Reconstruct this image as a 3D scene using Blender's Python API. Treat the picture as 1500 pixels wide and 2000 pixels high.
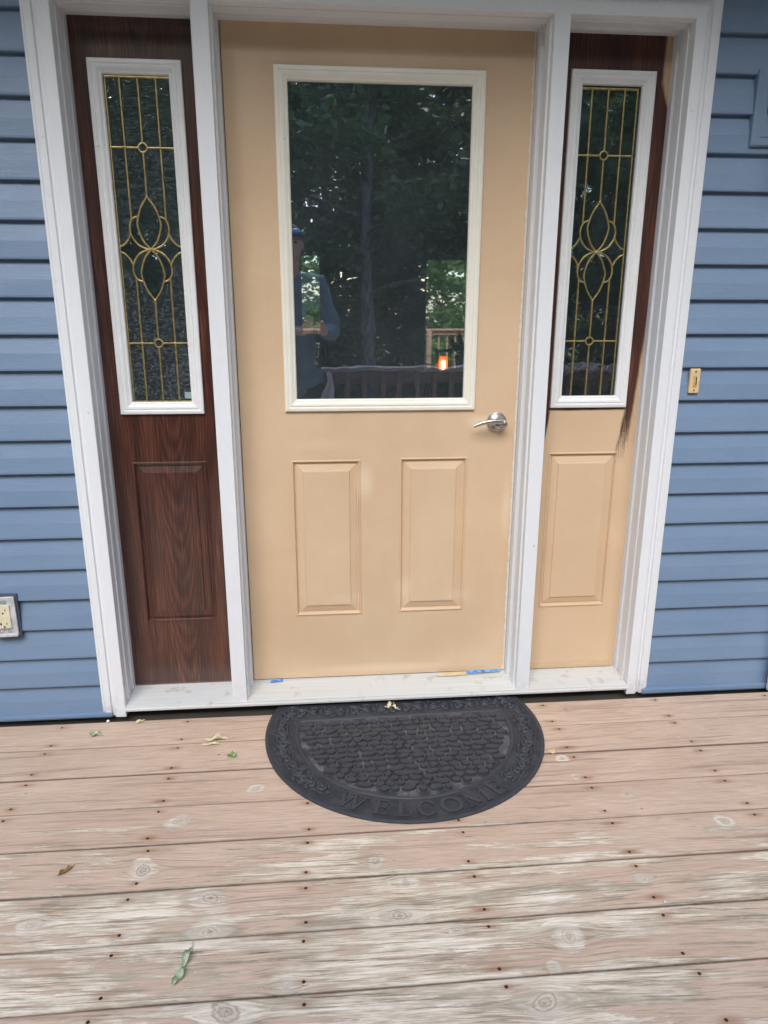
import bpy, bmesh, math, random
import numpy as np
from mathutils import Vector, Matrix, Euler

# ------------------------------------------------------------------ clearing
for o in list(bpy.data.objects): bpy.data.objects.remove(o)
S = bpy.context.scene
COL = S.collection
rad = math.radians
random.seed(7)

# ------------------------------------------------------------------ camera
YAW, PITCH, ROLL = 0.08798, -0.27458, 0.00173
CAM = Vector((-0.19271, -2.30397, 1.26193))
fw = Vector((math.sin(YAW)*math.cos(PITCH), math.cos(YAW)*math.cos(PITCH), math.sin(PITCH)))
rt0 = Vector((math.cos(YAW), -math.sin(YAW), 0)); up0 = rt0.cross(fw)
rt = rt0*math.cos(ROLL)+up0*math.sin(ROLL); up = -rt0*math.sin(ROLL)+up0*math.cos(ROLL)
cd = bpy.data.cameras.new("camera"); cam = bpy.data.objects.new("camera", cd); COL.objects.link(cam)
M = Matrix((rt, up, -fw)).transposed().to_4x4(); M.translation = CAM
cam.matrix_world = M
cd.sensor_fit = 'VERTICAL'; cd.sensor_height = 36; cd.sensor_width = 27
cd.lens = 1387.95/2000*36
cd.clip_start = 0.01; cd.clip_end = 500
S.camera = cam

# ------------------------------------------------------------------ world, sun, exposure
SUN_EL, SUN_AZ = rad(42), rad(192)
w = bpy.data.worlds.new("World"); S.world = w; w.use_nodes = True
nt = w.node_tree; bg = nt.nodes['Background']
sky = nt.nodes.new('ShaderNodeTexSky'); sky.sky_type = 'NISHITA'; sky.sun_disc = False
sky.sun_elevation = SUN_EL; sky.sun_rotation = SUN_AZ; sky.dust_density = 1.0; sky.air_density = 1.0; sky.ozone_density = 1.0
nt.links.new(sky.outputs[0], bg.inputs[0]); bg.inputs[1].default_value = 0.15
sd = bpy.data.lights.new("sun", 'SUN'); sun = bpy.data.objects.new("sun", sd); COL.objects.link(sun)
sd.energy = 1.5; sd.angle = rad(40); sd.color = (1.0, 0.98, 0.95)
sdir = Vector((math.sin(SUN_AZ)*math.cos(SUN_EL), math.cos(SUN_AZ)*math.cos(SUN_EL), math.sin(SUN_EL)))
sun.rotation_euler = sdir.to_track_quat('Z', 'Y').to_euler(); sun.location = sdir*30
S.view_settings.view_transform = 'Standard'; S.view_settings.look = 'None'
S.view_settings.exposure = 1.27; S.view_settings.gamma = 1
S.view_settings.use_curve_mapping = False
S.cycles.max_bounces = 8; S.cycles.transparent_max_bounces = 24; S.cycles.glossy_bounces = 5

# ------------------------------------------------------------------ helpers
class MB:
    """collects shapes and links them as ONE mesh object"""
    def __init__(s): s.v = []; s.f = []; s.m = []
    def add(s, vs, fs, mi=0):
        b = len(s.v); s.v += [tuple(v) for v in vs]
        s.f += [tuple(i+b for i in f) for f in fs]; s.m += [mi]*len(fs)
    def box(s, x0, x1, y0, y1, z0, z1, mi=0):
        vs = [(x, y, z) for z in (z0, z1) for y in (y0, y1) for x in (x0, x1)]
        s.add(vs, [(0,2,3,1),(4,5,7,6),(0,1,5,4),(2,6,7,3),(0,4,6,2),(1,3,7,5)], mi)
    def obox(s, c, ax, ay, az, mi=0):
        c, ax, ay, az = map(Vector, (c, ax, ay, az))
        vs = [c+ax*i+ay*j+az*k for k in (-1, 1) for j in (-1, 1) for i in (-1, 1)]
        s.add(vs, [(0,2,3,1),(4,5,7,6),(0,1,5,4),(2,6,7,3),(0,4,6,2),(1,3,7,5)], mi)
    def tube(s, pts, r, n=8, mi=0, flat=1.0, cap=True, close=False):
        pts = [Vector(p) for p in pts]; N = len(pts)
        rs = r if isinstance(r, (list, tuple)) else [r]*N
        rings = []; ref = None
        for i, p in enumerate(pts):
            a = pts[i-1] if (i > 0 or close) else p; b = pts[(i+1) % N] if (i < N-1 or close) else p
            t = (b-a).normalized() if (b-a).length > 1e-9 else Vector((0, 0, 1))
            if ref is None:
                ref = Vector((0, 1, 0)) if abs(t.y) < .9 else Vector((1, 0, 0))
            u = (ref - t*ref.dot(t)); u = u.normalized() if u.length > 1e-6 else t.orthogonal().normalized()
            ref = u
            q = t.cross(u)
            rings.append([p+(u*math.cos(2*math.pi*k/n)*flat+q*math.sin(2*math.pi*k/n))*rs[i] for k in range(n)])
        vs = [v for rr in rings for v in rr]; fs = []
        for i in range(N if close else N-1):
            j = (i+1) % N
            for k in range(n): fs.append((i*n+k, i*n+(k+1) % n, j*n+(k+1) % n, j*n+k))
        if cap and not close: fs.append(tuple(range(n))[::-1]); fs.append(tuple((N-1)*n+k for k in range(n)))
        s.add(vs, fs, mi)
    def lathe(s, c, axis, prof, n=32, mi=0):
        c = Vector(c); axis = Vector(axis).normalized(); u = axis.orthogonal().normalized(); q = axis.cross(u)
        vs = []; fs = []
        for (r, h) in prof:
            for k in range(n): vs.append(c+axis*h+(u*math.cos(2*math.pi*k/n)+q*math.sin(2*math.pi*k/n))*r)
        for i in range(len(prof)-1):
            for k in range(n): fs.append((i*n+k, i*n+(k+1) % n, (i+1)*n+(k+1) % n, (i+1)*n+k))
        fs.append(tuple(range(n))[::-1]); fs.append(tuple((len(prof)-1)*n+k for k in range(n)))
        s.add(vs, fs, mi)
    def rings(s, x0, x1, z0, z1, prof, cap=True, mi=0):
        """nested mitred rectangles, prof = [(inset, y)]"""
        vs = []; fs = []
        for (d, y) in prof: vs += [(x0+d, y, z0+d), (x1-d, y, z0+d), (x1-d, y, z1-d), (x0+d, y, z1-d)]
        for i in range(len(prof)-1):
            for k in range(4): fs.append((i*4+k, i*4+(k+1) % 4, (i+1)*4+(k+1) % 4, (i+1)*4+k))
        if cap: b = 4*(len(prof)-1); fs.append((b, b+1, b+2, b+3))
        s.add(vs, fs, mi)
    def holed(s, x0, x1, z0, z1, y, holes, mi=0):
        xs = sorted({x0, x1, *[h[0] for h in holes], *[h[1] for h in holes]})
        zs = sorted({z0, z1, *[h[2] for h in holes], *[h[3] for h in holes]})
        vs = [(x, y, z) for z in zs for x in xs]; fs = []; n = len(xs)
        for j in range(len(zs)-1):
            for i in range(n-1):
                cx, cz = (xs[i]+xs[i+1])/2, (zs[j]+zs[j+1])/2
                if any(h[0] < cx < h[1] and h[2] < cz < h[3] for h in holes): continue
                fs.append((j*n+i, j*n+i+1, (j+1)*n+i+1, (j+1)*n+i))
        s.add(vs, fs, mi)
    def build(s, name, mats, parent=None, smooth=False, bevel=0, recalc=False, segs=2, loc=None):
        me = bpy.data.meshes.new(name); me.from_pydata(s.v, [], s.f)
        if not isinstance(mats, (list, tuple)): mats = [mats]
        for m in mats: me.materials.append(m)
        me.polygons.foreach_set('material_index', s.m)
        if recalc:
            bm = bmesh.new(); bm.from_mesh(me); bmesh.ops.recalc_face_normals(bm, faces=bm.faces[:]); bm.to_mesh(me); bm.free()
        if smooth: me.polygons.foreach_set('use_smooth', [True]*len(me.polygons))
        me.update()
        o = bpy.data.objects.new(name, me); COL.objects.link(o)
        if parent: o.parent = parent
        if loc: o.location = loc
        if smooth == 'angle': me.set_sharp_from_angle(angle=rad(40))
        if bevel:
            b = o.modifiers.new('bevel', 'BEVEL'); b.width = bevel; b.segments = segs; b.limit_method = 'ANGLE'; b.angle_limit = rad(40)
        return o

def tag(o, label=None, cat=None, group=None, kind=None):
    if label: o['label'] = label
    if cat: o['category'] = cat
    if group: o['group'] = group
    if kind: o['kind'] = kind
    return o
def empty(name, loc=(0, 0, 0), rz=0, parent=None):
    o = bpy.data.objects.new(name, None); COL.objects.link(o); o.location = loc; o.rotation_euler = (0, 0, rz)
    o.empty_display_size = .1
    if parent: o.parent = parent
    return o
def copy_tree(o, parent=None):
    c = o.copy(); COL.objects.link(c); c.parent = parent
    for ch in [x for x in list(COL.objects) if x.parent == o]: copy_tree(ch, c)
    return c

# ---- node helper
class NT:
    def __init__(s, name):
        s.mat = bpy.data.materials.new(name); s.mat.use_nodes = True; s.t = s.mat.node_tree
        s.bsdf = s.t.nodes['Principled BSDF']; s.out = s.t.nodes['Material Output']
    def n(s, typ, **kw):
        x = s.t.nodes.new('ShaderNode'+typ)
        for k, v in kw.items():
            if k.startswith('i_'): s.set(x.inputs[k[2:].replace('_', ' ')], v)
            else: setattr(x, k, v)
        return x
    def set(s, inp, v):
        if isinstance(v, bpy.types.NodeSocket): s.t.links.new(v, inp)
        elif isinstance(v, (tuple, list)) and len(v) == 3 and inp.type == 'RGBA': inp.default_value = (*v, 1)
        else: inp.default_value = v
    def coord(s, kind='Object'): return s.n('TexCoord').outputs[kind]
    def mapping(s, vec, scale=(1, 1, 1), loc=(0, 0, 0)):
        m = s.n('Mapping'); s.set(m.inputs['Vector'], vec); m.inputs['Scale'].default_value = scale; m.inputs['Location'].default_value = loc
        return m.outputs[0]
    def noise(s, vec, scale=5, detail=4, rough=.55, dist=0):
        x = s.n('TexNoise'); s.set(x.inputs['Vector'], vec); x.inputs['Scale'].default_value = scale
        x.inputs['Detail'].default_value = detail; x.inputs['Roughness'].default_value = rough; x.inputs['Distortion'].default_value = dist
        return x.outputs['Fac']
    def math(s, op, a, b=None, c=None, clamp=False):
        x = s.n('Math', operation=op); x.use_clamp = clamp; s.set(x.inputs[0], a)
        if b is not None: s.set(x.inputs[1], b)
        if c is not None: s.set(x.inputs[2], c)
        return x.outputs[0]
    def remap(s, v, a, b, c=0.0, d=1.0, smooth=True):
        x = s.n('MapRange'); x.interpolation_type = 'SMOOTHSTEP' if smooth else 'LINEAR'
        s.set(x.inputs['Value'], v); s.set(x.inputs['From Min'], a); s.set(x.inputs['From Max'], b)
        s.set(x.inputs['To Min'], c); s.set(x.inputs['To Max'], d); return x.outputs[0]
    def mix(s, f, a, b, blend='MIX'):
        x = s.n('Mix', data_type='RGBA', blend_type=blend)
        s.set(x.inputs[0], f); s.set(x.inputs[6], a); s.set(x.inputs[7], b); return x.outputs[2]
    def ramp(s, v, stops):
        x = s.n('ValToRGB'); s.set(x.inputs[0], v); e = x.color_ramp.elements
        while len(e) < len(stops): e.new(.5)
        for q, (p, c) in zip(e, stops): q.position = p; q.color = (*c, 1)
        return x.outputs[0]
    def bump(s, h, strength=.3, dist=.002):
        x = s.n('Bump'); x.inputs['Strength'].default_value = strength; x.inputs['Distance'].default_value = dist
        s.set(x.inputs['Height'], h); s.t.links.new(x.outputs[0], s.bsdf.inputs['Normal']); return x.outputs[0]
    def fin(s, color=None, rough=.5, metal=0, spec=.5):
        if color is not None: s.set(s.bsdf.inputs['Base Color'], color)
        s.set(s.bsdf.inputs['Roughness'], rough); s.bsdf.inputs['Metallic'].default_value = metal
        s.bsdf.inputs['Specular IOR Level'].default_value = spec
        return s.mat
    def xyz(s, vec):
        x = s.n('SeparateXYZ'); s.set(x.inputs[0], vec); return x.outputs
def simple(name, col, rough=.5, metal=0, var=.12, scale=8, bump=0, bscale=200, spec=.5, stretch=(1, 1, 1)):
    t = NT(name); c = t.coord(); v = t.noise(t.mapping(c, stretch), scale, 4)
    f = t.remap(v, .3, .7)
    lo = tuple(x*(1-var) for x in col); hi = tuple(min(1, x*(1+var)) for x in col)
    if bump: t.bump(t.noise(t.mapping(c, stretch), bscale, 3), bump, .001)
    return t.fin(t.mix(f, lo, hi), rough, metal, spec)

# ------------------------------------------------------------------ materials
def white_trim():
    t = NT('white_trim_paint'); c = t.coord(); x = t.xyz(c)
    br = t.noise(t.mapping(c, (60, 60, 3)), 6, 3)
    dirt = t.remap(t.noise(c, 9, 5), .58, .75)
    low = t.remap(x[2], .18, -.06)
    f = t.math('MULTIPLY', dirt, t.math('ADD', .10, t.math('MULTIPLY', low, .35)))
    col = t.mix(f, (.785, .80, .815), (.52, .50, .46))
    col = t.mix(t.remap(br, .35, .7, 0, .16), col, (.66, .68, .71))
    foot = t.math('MULTIPLY', t.remap(x[2], .05, -.05), t.remap(t.noise(c, 40, 4), .42, .6)); col = t.mix(t.math('MULTIPLY', foot, .35), col, (.40, .36, .30))
    nick = t.remap(t.noise(c, 55, 3, .6), .735, .75); col = t.mix(t.math('MULTIPLY', nick, .6), col, (.42, .39, .34))
    t.bump(t.math('ADD', br, t.math('MULTIPLY', t.noise(c, 60, 3), .6)), .22, .0012)
    return t.fin(col, .42)
def siding_mat():
    t = NT('blue_vinyl_siding'); c = t.coord(); x = t.xyz(c)
    g = t.noise(t.mapping(c, (6, 6, 90), (3, 1, 2)), 3.5, 5, .6, 1.2)
    big = t.noise(t.mapping(c, (1, 1, 2)), 2.2, 3)
    col = t.mix(t.remap(big, .3, .7), (.160, .238, .352), (.182, .262, .376))
    col = t.mix(t.remap(g, .45, .75, 0, .22), col, (.25, .345, .475))
    dirt = t.remap(t.noise(t.mapping(c, (3, 3, 8)), 5, 6), .6, .8, 0, .25)
    col = t.mix(dirt, col, (.25, .29, .35))
    t.bump(g, .5, .0015)
    return t.fin(col, .42, 0, .45)
TANC = ((.63, .452, .285), (.67, .487, .313))
def tan_nodes(t, c):
    f = t.remap(t.noise(c, 3.5, 4), .3, .7)
    col = t.mix(f, *TANC)
    pale = t.math('MULTIPLY', t.remap(t.noise(c, 7, 6, .7), .57, .72), .22)
    return t.mix(pale, col, (.76, .58, .38))
def tan_paint():
    t = NT('tan_door_paint'); c = t.coord(); col = tan_nodes(t, c)
    sp = t.noise(t.mapping(c, (170, 170, 60)), 1, 2); sp2 = t.noise(c, 380, 2)
    x = t.xyz(c)
    # dry, lighter sprayed patches beside the raised panels and at the lock
    patches = None
    for (px, pz, rx, rz, k) in ((-.055, .72, .030, .055, .75), (.078, .33, .03, .05, .5), (-.12, .30, .06, .025, .35), (.335, .915, .05, .02, .8),
                                (.0, .03, .22, .016, .5), (.27, .30, .04, .02, .4), (.43, .62, .016, .10, .5), (-.20, .845, .1, .02, .3)):
        dx = t.math('DIVIDE', t.math('SUBTRACT', x[0], px), rx); dz = t.math('DIVIDE', t.math('SUBTRACT', x[2], pz), rz)
        d = t.math('SQRT', t.math('ADD', t.math('MULTIPLY', dx, dx), t.math('MULTIPLY', dz, dz)))
        v = t.remap(d, 1.5, .2, 0, k)
        patches = v if patches is None else t.math('MAXIMUM', patches, v)
    grit = t.remap(t.noise(c, 240, 4, .7), .38, .62)
    brush = t.noise(t.mapping(c, (70, 1, 2.2)), 1, 5, .65); blot = t.noise(c, 2.2, 5, .6)
    col = t.mix(t.remap(brush, .38, .66, 0, .07), col, (.60, .42, .25)); col = t.mix(t.remap(blot, .40, .62, 0, .30), col, (.80, .60, .40))
    edge = t.math('MULTIPLY', t.remap(t.math('ADD', x[0], t.math('MULTIPLY', t.noise(t.mapping(c, (1, 1, 12)), 4, 4), .016)), .452, .458), .8)
    col = t.mix(edge, col, (.80, .78, .74))
    speck = t.remap(t.noise(c, 130, 2), .775, .79); col = t.mix(t.math('MULTIPLY', speck, .6), col, (.30, .20, .12))
    col = t.mix(t.math('MULTIPLY', patches, t.math('ADD', .35, t.math('MULTIPLY', grit, .5))), col, (.86, .71, .52))
    t.bump(t.math('ADD', t.math('MULTIPLY', sp, .9), sp2), .16, .0011)
    t.set(t.bsdf.inputs['Roughness'], t.remap(patches, 0, 1, .36, .6))
    m = t.fin(col, .4); t.set(t.bsdf.inputs['Roughness'], t.remap(patches, 0, 1, .38, .6)); return m
def stain_nodes(t, c):
    warp = t.noise(t.mapping(c, (1, 1, .35)), 5, 3)
    x = t.xyz(c)
    u = t.math('ADD', t.math('MULTIPLY', x[0], 1.0), t.math('MULTIPLY', warp, .06))
    cv = t.n('CombineXYZ'); t.set(cv.inputs[0], u); t.set(cv.inputs[2], x[2])
    fine = t.noise(t.mapping(cv.outputs[0], (260, 1, 7)), 1, 5, .65)
    wide = t.noise(t.mapping(cv.outputs[0], (26, 1, 1.3)), 1, 4, .6)
    rings = t.math('SINE', t.math('MULTIPLY', t.math('ADD', u, t.math('MULTIPLY', x[2], .012)), 620))
    blot = t.remap(t.noise(t.mapping(c, (1, 1, .5)), 6, 5, .6), .35, .7)
    dxc = t.math('ADD', x[0], t.math('ADD', .672, t.math('MULTIPLY', t.math('SUBTRACT', warp, .5), .05)))
    arch = t.math('SUBTRACT', t.math('MULTIPLY', t.math('MULTIPLY', dxc, dxc), 36), t.math('MULTIPLY', x[2], .42))
    arch = t.math('SINE', t.math('ADD', t.math('MULTIPLY', arch, 175), t.math('MULTIPLY', t.noise(t.mapping(c, (1, 1, .4)), 16, 4), 9)))
    arch = t.math('MULTIPLY', arch, t.remap(t.math('ABSOLUTE', dxc), .085, .03, 0, .05))
    g = t.math('ADD', t.math('MULTIPLY', fine, .62), t.math('MULTIPLY', wide, .42))
    g = t.math('ADD', t.math('ADD', g, t.math('MULTIPLY', rings, .03)), arch)
    col = t.ramp(t.remap(g, .34, .72, smooth=False), [(0, (.018, .007, .006)), (.40, (.066, .022, .014)), (.70, (.130, .046, .027)), (1, (.23, .090, .052))])
    col = t.mix(t.math('MULTIPLY', blot, .55), col, (.030, .011, .009))
    return col, g
def stained_wood():
    t = NT('dark_walnut_stain'); c = t.coord(); col, g = stain_nodes(t, c)
    x = t.xyz(c)
    # rubbed, bare strip along the bottom of the panel
    nz = t.noise(t.mapping(c, (12, 1, 60)), 1, 3)
    f = t.remap(t.math('ADD', x[2], t.math('MULTIPLY', nz, .008)), .008, .004)
    col = t.mix(t.math('MULTIPLY', f, .7), col, (.19, .13, .088))
    t.bump(g, .3, .0009)
    m = t.fin(col, .3, 0, .55); t.bsdf.inputs['Coat Weight'].default_value = .7; t.bsdf.inputs['Coat Roughness'].default_value = .16
    return m
def half_stained():
    """right sidelight: stain half covered by tan paint, with brushed ends"""
    t = NT('tan_over_walnut_paint'); c = t.coord(); st, g = stain_nodes(t, c); tn = tan_nodes(t, c); x = t.xyz(c)
    br = t.noise(t.mapping(c, (300, 1, 14)), 1, 4, .6)   # brush streaks
    br0 = t.math('SUBTRACT', br, .5)
    wob = t.math('SUBTRACT', t.noise(t.mapping(c, (1, 1, 1)), 9, 3), .5)
    N01 = lambda v: t.math('SUBTRACT', 1.0, v)
    above = t.remap(t.math('ADD', x[2], t.math('MULTIPLY', wob, .012)), .945, .953)
    redge = t.remap(x[2], .80, 1.35, .836, .876, smooth=False)
    redge = t.math('MINIMUM', redge, t.remap(x[2], 1.80, 1.93, .880, .843))
    rin = t.remap(t.math('SUBTRACT', redge, t.math('ADD', x[0], t.math('MULTIPLY', br0, .016))), -.006, .006)
    rl = t.remap(x[2], .76, .95, .792, .818, smooth=False)
    lin = t.remap(t.math('SUBTRACT', t.math('ADD', x[0], t.math('ADD', t.math('MULTIPLY', wob, .012), t.math('MULTIPLY', br0, .02))), rl), -.005, .008)
    fade = t.remap(t.math('ADD', x[2], t.math('ADD', t.math('MULTIPLY', br0, .42), t.math('MULTIPLY', t.math('SUBTRACT', t.noise(c, 210, 3), .5), .16))), .755, .93)
    rstrip = t.math('MULTIPLY', t.math('MULTIPLY', rin, lin), fade)
    ll = t.remap(x[2], .76, .96, .542, .563)
    lstrip = t.math('MULTIPLY', t.remap(t.math('SUBTRACT', ll, t.math('ADD', x[0], t.math('MULTIPLY', br0, .010))), -.004, .005), t.remap(t.math('ADD', x[2], t.math('MULTIPLY', br0, .16)), .77, .84))
    brown = t.math('MAXIMUM', t.math('MULTIPLY', above, rin), t.math('MAXIMUM', rstrip, lstrip))
    f = N01(brown); rr = t.math('MULTIPLY', N01(rin), t.remap(x[2], .70, .90, .15, .9))
    mid = t.mix(t.remap(br, .4, .6, .0, .5), tn, (.45, .26, .14))
    streak = t.mix(rr, tn, mid)
    col = t.mix(f, st, streak)
    t.bump(t.math('ADD', t.math('MULTIPLY', g, .6), t.math('MULTIPLY', t.noise(c, 380, 2), .35)), .2, .0011)
    return t.fin(col, .36)
def frame_paint(name, a, b):
    t = NT(name); c = t.coord(); f = t.remap(t.noise(c, 14, 4), .3, .7); col = t.mix(f, a, b)
    chip = t.remap(t.noise(c, 26, 5, .6), .70, .735); col = t.mix(t.math('MULTIPLY', chip, .5), col, (.55, .40, .26))
    t.bump(t.noise(c, 90, 3), .12, .001); return t.fin(col, .38)
def deck_mat():
    t = NT('weathered_deck_wood')
    A = lambda n: t.n('Attribute', attribute_name=n).outputs['Fac']
    u, g, kd, bid, yw, rust, joint = A('gu'), A('gv'), A('kd'), A('bid'), A('wear'), A('rust'), A('joint')
    cv = t.n('CombineXYZ'); t.set(cv.inputs[0], u); t.set(cv.inputs[1], g); t.set(cv.inputs[2], t.math('MULTIPLY', bid, 37.0)); V = cv.outputs[0]
    fine = t.noise(t.mapping(V, (13, 210, 1)), 1, 6, .72, .1)
    med = t.noise(t.mapping(V, (3.5, 75, 1)), 1, 6, .68, .25)
    wide = t.noise(t.mapping(V, (1.3, 17, 1)), 1, 5, .6, .35)
    blotch = t.noise(t.mapping(V, (3.2, 9, 1), (3, 2, 1)), 1, 5, .6)
    crack = t.remap(t.noise(t.mapping(V, (2.2, 105, 1), (5, 1, 3)), 1, 5, .65, .2), .36, .31)
    # bare, grey-beige wood
    gg = t.math('ADD', t.math('MULTIPLY', fine, .5), t.math('MULTIPLY', med, .5))
    bare = t.ramp(t.remap(gg, .37, .64, smooth=False), [(0, (.26, .19, .125)), (.30, (.56, .455, .335)), (.6, (.80, .69, .54)), (1, (.95, .88, .76))])
    green = t.math('MULTIPLY', t.remap(wide, .47, .62), t.remap(blotch, .40, .56))
    bare = t.mix(t.math('MULTIPLY', green, .65), bare, (.30, .255, .175))
    bare = t.mix(t.remap(blotch, .5, .7, 0, .35), bare, (.56, .42, .31))
    # knots
    kn = t.noise(t.mapping(V, (38, 75, 1)), 1, 4, .6, 1.0)
    kd2 = t.math('ADD', kd, t.math('MULTIPLY', t.math('SUBTRACT', kn, .5), .7))
    ringn = t.math('ADD', t.math('MULTIPLY', t.math('ADD', kd2, t.math('MULTIPLY', t.math('SUBTRACT', fine, .5), .5)), 15), t.math('MULTIPLY', bid, 9))
    ring = t.math('ADD', t.math('MULTIPLY', t.math('SINE', ringn), .5), .5)
    kcol = t.mix(t.math('MULTIPLY', ring, t.remap(bid, 0, 1, .35, .75)), (.70, .60, .48), (.38, .29, .205))
    kcol = t.mix(t.remap(kd2, .40, .05, 0, .6), kcol, (.33, .26, .20))
    kcol = t.mix(t.remap(t.noise(t.mapping(V, (120, 160, 1)), 1, 3, .6, 1.5), .36, .30), kcol, (.16, .11, .08))
    khalo = t.remap(t.math('ADD', kd2, t.math('MULTIPLY', t.math('SUBTRACT', fine, .5), .9)), 1.10, .85)
    bare = t.mix(t.remap(t.math('ADD', kd2, t.math('MULTIPLY', t.math('SUBTRACT', med, .5), 5.0)), 1.9, 1.0, 0, .45), bare, (.72, .65, .56))
    bare = t.mix(khalo, bare, kcol)
    # old paint film
    pn = t.math('ADD', t.math('MULTIPLY', t.noise(t.mapping(V, (1.7, 21, 1), (1, 5, 9)), 1, 6, .66, .4), .6), t.math('MULTIPLY', med, .35))
    pn = t.math('ADD', pn, t.math('MULTIPLY', fine, .16))
    pn = t.math('ADD', pn, t.math('MULTIPLY', t.math('SUBTRACT', blotch, .5), .45))
    pn = t.math('SUBTRACT', pn, t.remap(kd, 2.6, .8, 0, .16))
    thr = t.remap(yw, 0, 1, .40, .60, smooth=False)
    paint = t.remap(t.math('SUBTRACT', pn, thr), -.012, .012)
    pcol = t.mix(t.remap(blotch, .3, .7), (.575, .42, .305), (.67, .50, .375))
    pcol = t.mix(t.remap(fine, .35, .62, .40, 0), pcol, (.36, .24, .18))
    pcol = t.mix(t.remap(t.noise(t.mapping(V, (1.2, 50, 1), (9, 9, 1)), 1, 4), .56, .68, 0, .5), pcol, (.31, .20, .15))
    col = t.mix(paint, bare, pcol)
    col = t.mix(t.math('MULTIPLY', paint, t.remap(kd2, .60, .25, 0, .8)), col, (.25, .12, .075))
    col = t.mix(t.math('MULTIPLY', crack, t.remap(paint, 0, 1, .9, .35)), col, (.085, .055, .04))
    thr_ = t.remap(t.noise(t.mapping(V, (3.5, 120, 1), (7, 2, 5)), 1, 5, .65, .15), .565, .615)
    col = t.mix(t.math('MULTIPLY', thr_, t.remap(paint, 0, 1, .62, .28)), col, (.24, .17, .115))
    thin = t.remap(t.noise(t.mapping(V, (9, 90, 1), (2, 8, 5)), 1, 6, .7, .15), .57, .64)
    col = t.mix(t.math('MULTIPLY', t.math('MULTIPLY', thin, t.remap(paint, 0, 1, 1, .35)), .45), col, (.93, .87, .78))
    col = t.mix(t.math('MULTIPLY', joint, .80), col, (.06, .04, .028))
    # rust round the nails, fresh white spatter
    col = t.mix(t.math('MULTIPLY', rust, .85), col, (.30, .125, .05))
    sp = t.n('TexVoronoi', feature='F1'); t.set(sp.inputs['Vector'], V); sp.inputs['Scale'].default_value = 28
    spm = t.remap(t.math('ADD', sp.outputs['Distance'], t.math('MULTIPLY', t.remap(t.noise(V, 6, 2), .52, .60), -.0)), .075, .045)
    spm = t.math('MULTIPLY', spm, t.remap(t.noise(t.mapping(V, (1, 1, 1), (4, 4, 4)), 7, 2), .60, .64))
    col = t.mix(t.math('MULTIPLY', spm, .7), col, (.78, .74, .68))
    h = t.math('ADD', t.math('MULTIPLY', fine, .5), t.math('MULTIPLY', paint, .35)); h = t.math('SUBTRACT', h, t.math('MULTIPLY', crack, 1.3))
    h = t.math('ADD', h, t.math('MULTIPLY', ring, t.math('MULTIPLY', khalo, .5)))
    t.bump(h, .55, .0022)
    return t.fin(col, .78, 0, .3)
def rubber():
    t = NT('black_rubber'); c = t.coord()
    dust_haze = t.remap(t.noise(c, 24, 6, .7), .44, .72, 0, .5)
    sp = t.remap(t.noise(c, 300, 3), .66, .76, 0, .8)
    col = t.mix(dust_haze, (.040, .042, .051), (.068, .071, .082)); col = t.mix(sp, col, (.30, .29, .275))
    t.bump(t.noise(c, 520, 3), .35, .0008); return t.fin(col, .55, 0, .45)
def rubber_ground(nm='dusty_rubber', c0=(.045, .045, .050), c1=(.27, .26, .245)):
    t = NT(nm); c = t.coord()
    dust_haze = t.remap(t.noise(c, 18, 6, .7), .40, .64)
    sp = t.remap(t.noise(c, 220, 4), .52, .72)
    col = t.mix(t.math('MULTIPLY', dust_haze, t.math('ADD', .35, t.math('MULTIPLY', sp, .65))), c0, c1)
    t.bump(t.noise(c, 420, 3), .4, .0008); return t.fin(col, .85, 0, .2)
def glass(name, refl=.17, dust_haze=.03,  tint=(.86, .9, .88), bump=0, bs=60, rough=0.0, wave=0.0, frost=0):
    t = NT(name); t.t.nodes.remove(t.bsdf)
    gl = t.n('BsdfGlossy'); gl.inputs['Roughness'].default_value = rough; gl.inputs['Color'].default_value = (.93, .96, 1, 1)
    tr = t.n('BsdfTransparent'); tr.inputs['Color'].default_value = (*tint, 1)
    fr = t.n('Fresnel'); fr.inputs['IOR'].default_value = 1.5
    f = t.math('ADD', t.math('MULTIPLY', fr.outputs[0], 1.6), refl-.064, clamp=True)
    mx = t.n('MixShader'); t.set(mx.inputs[0], f); t.t.links.new(tr.outputs[0], mx.inputs[1]); t.t.links.new(gl.outputs[0], mx.inputs[2])
    df = t.n('BsdfDiffuse'); df.inputs['Color'].default_value = (.60, .72, .80, 1)  # pale diffuse layer: haze painted over the pane to lift its darks
    m2 = t.n('MixShader'); dd = t.remap(t.noise(t.coord(), 3, 5, .6), .3, .7, dust_haze*.7, dust_haze*1.3)
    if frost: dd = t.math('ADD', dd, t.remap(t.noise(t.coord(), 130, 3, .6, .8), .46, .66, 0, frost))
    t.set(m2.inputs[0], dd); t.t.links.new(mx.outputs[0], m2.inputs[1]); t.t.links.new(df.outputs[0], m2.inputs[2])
    t.t.links.new(m2.outputs[0], t.out.inputs[0])
    c = t.coord(); h = t.math('MULTIPLY', t.noise(t.mapping(c, (1, 1, 1.4)), 7, 2), wave)
    if bump: h = t.math('ADD', h, t.math('MULTIPLY', t.noise(c, bs, 2, .4, .6), bump))
    b = t.n('Bump'); b.inputs['Strength'].default_value = 1; b.inputs['Distance'].default_value = .001; t.set(b.inputs['Height'], h)
    t.t.links.new(b.outputs[0], gl.inputs['Normal'])
    return t.mat
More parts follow.
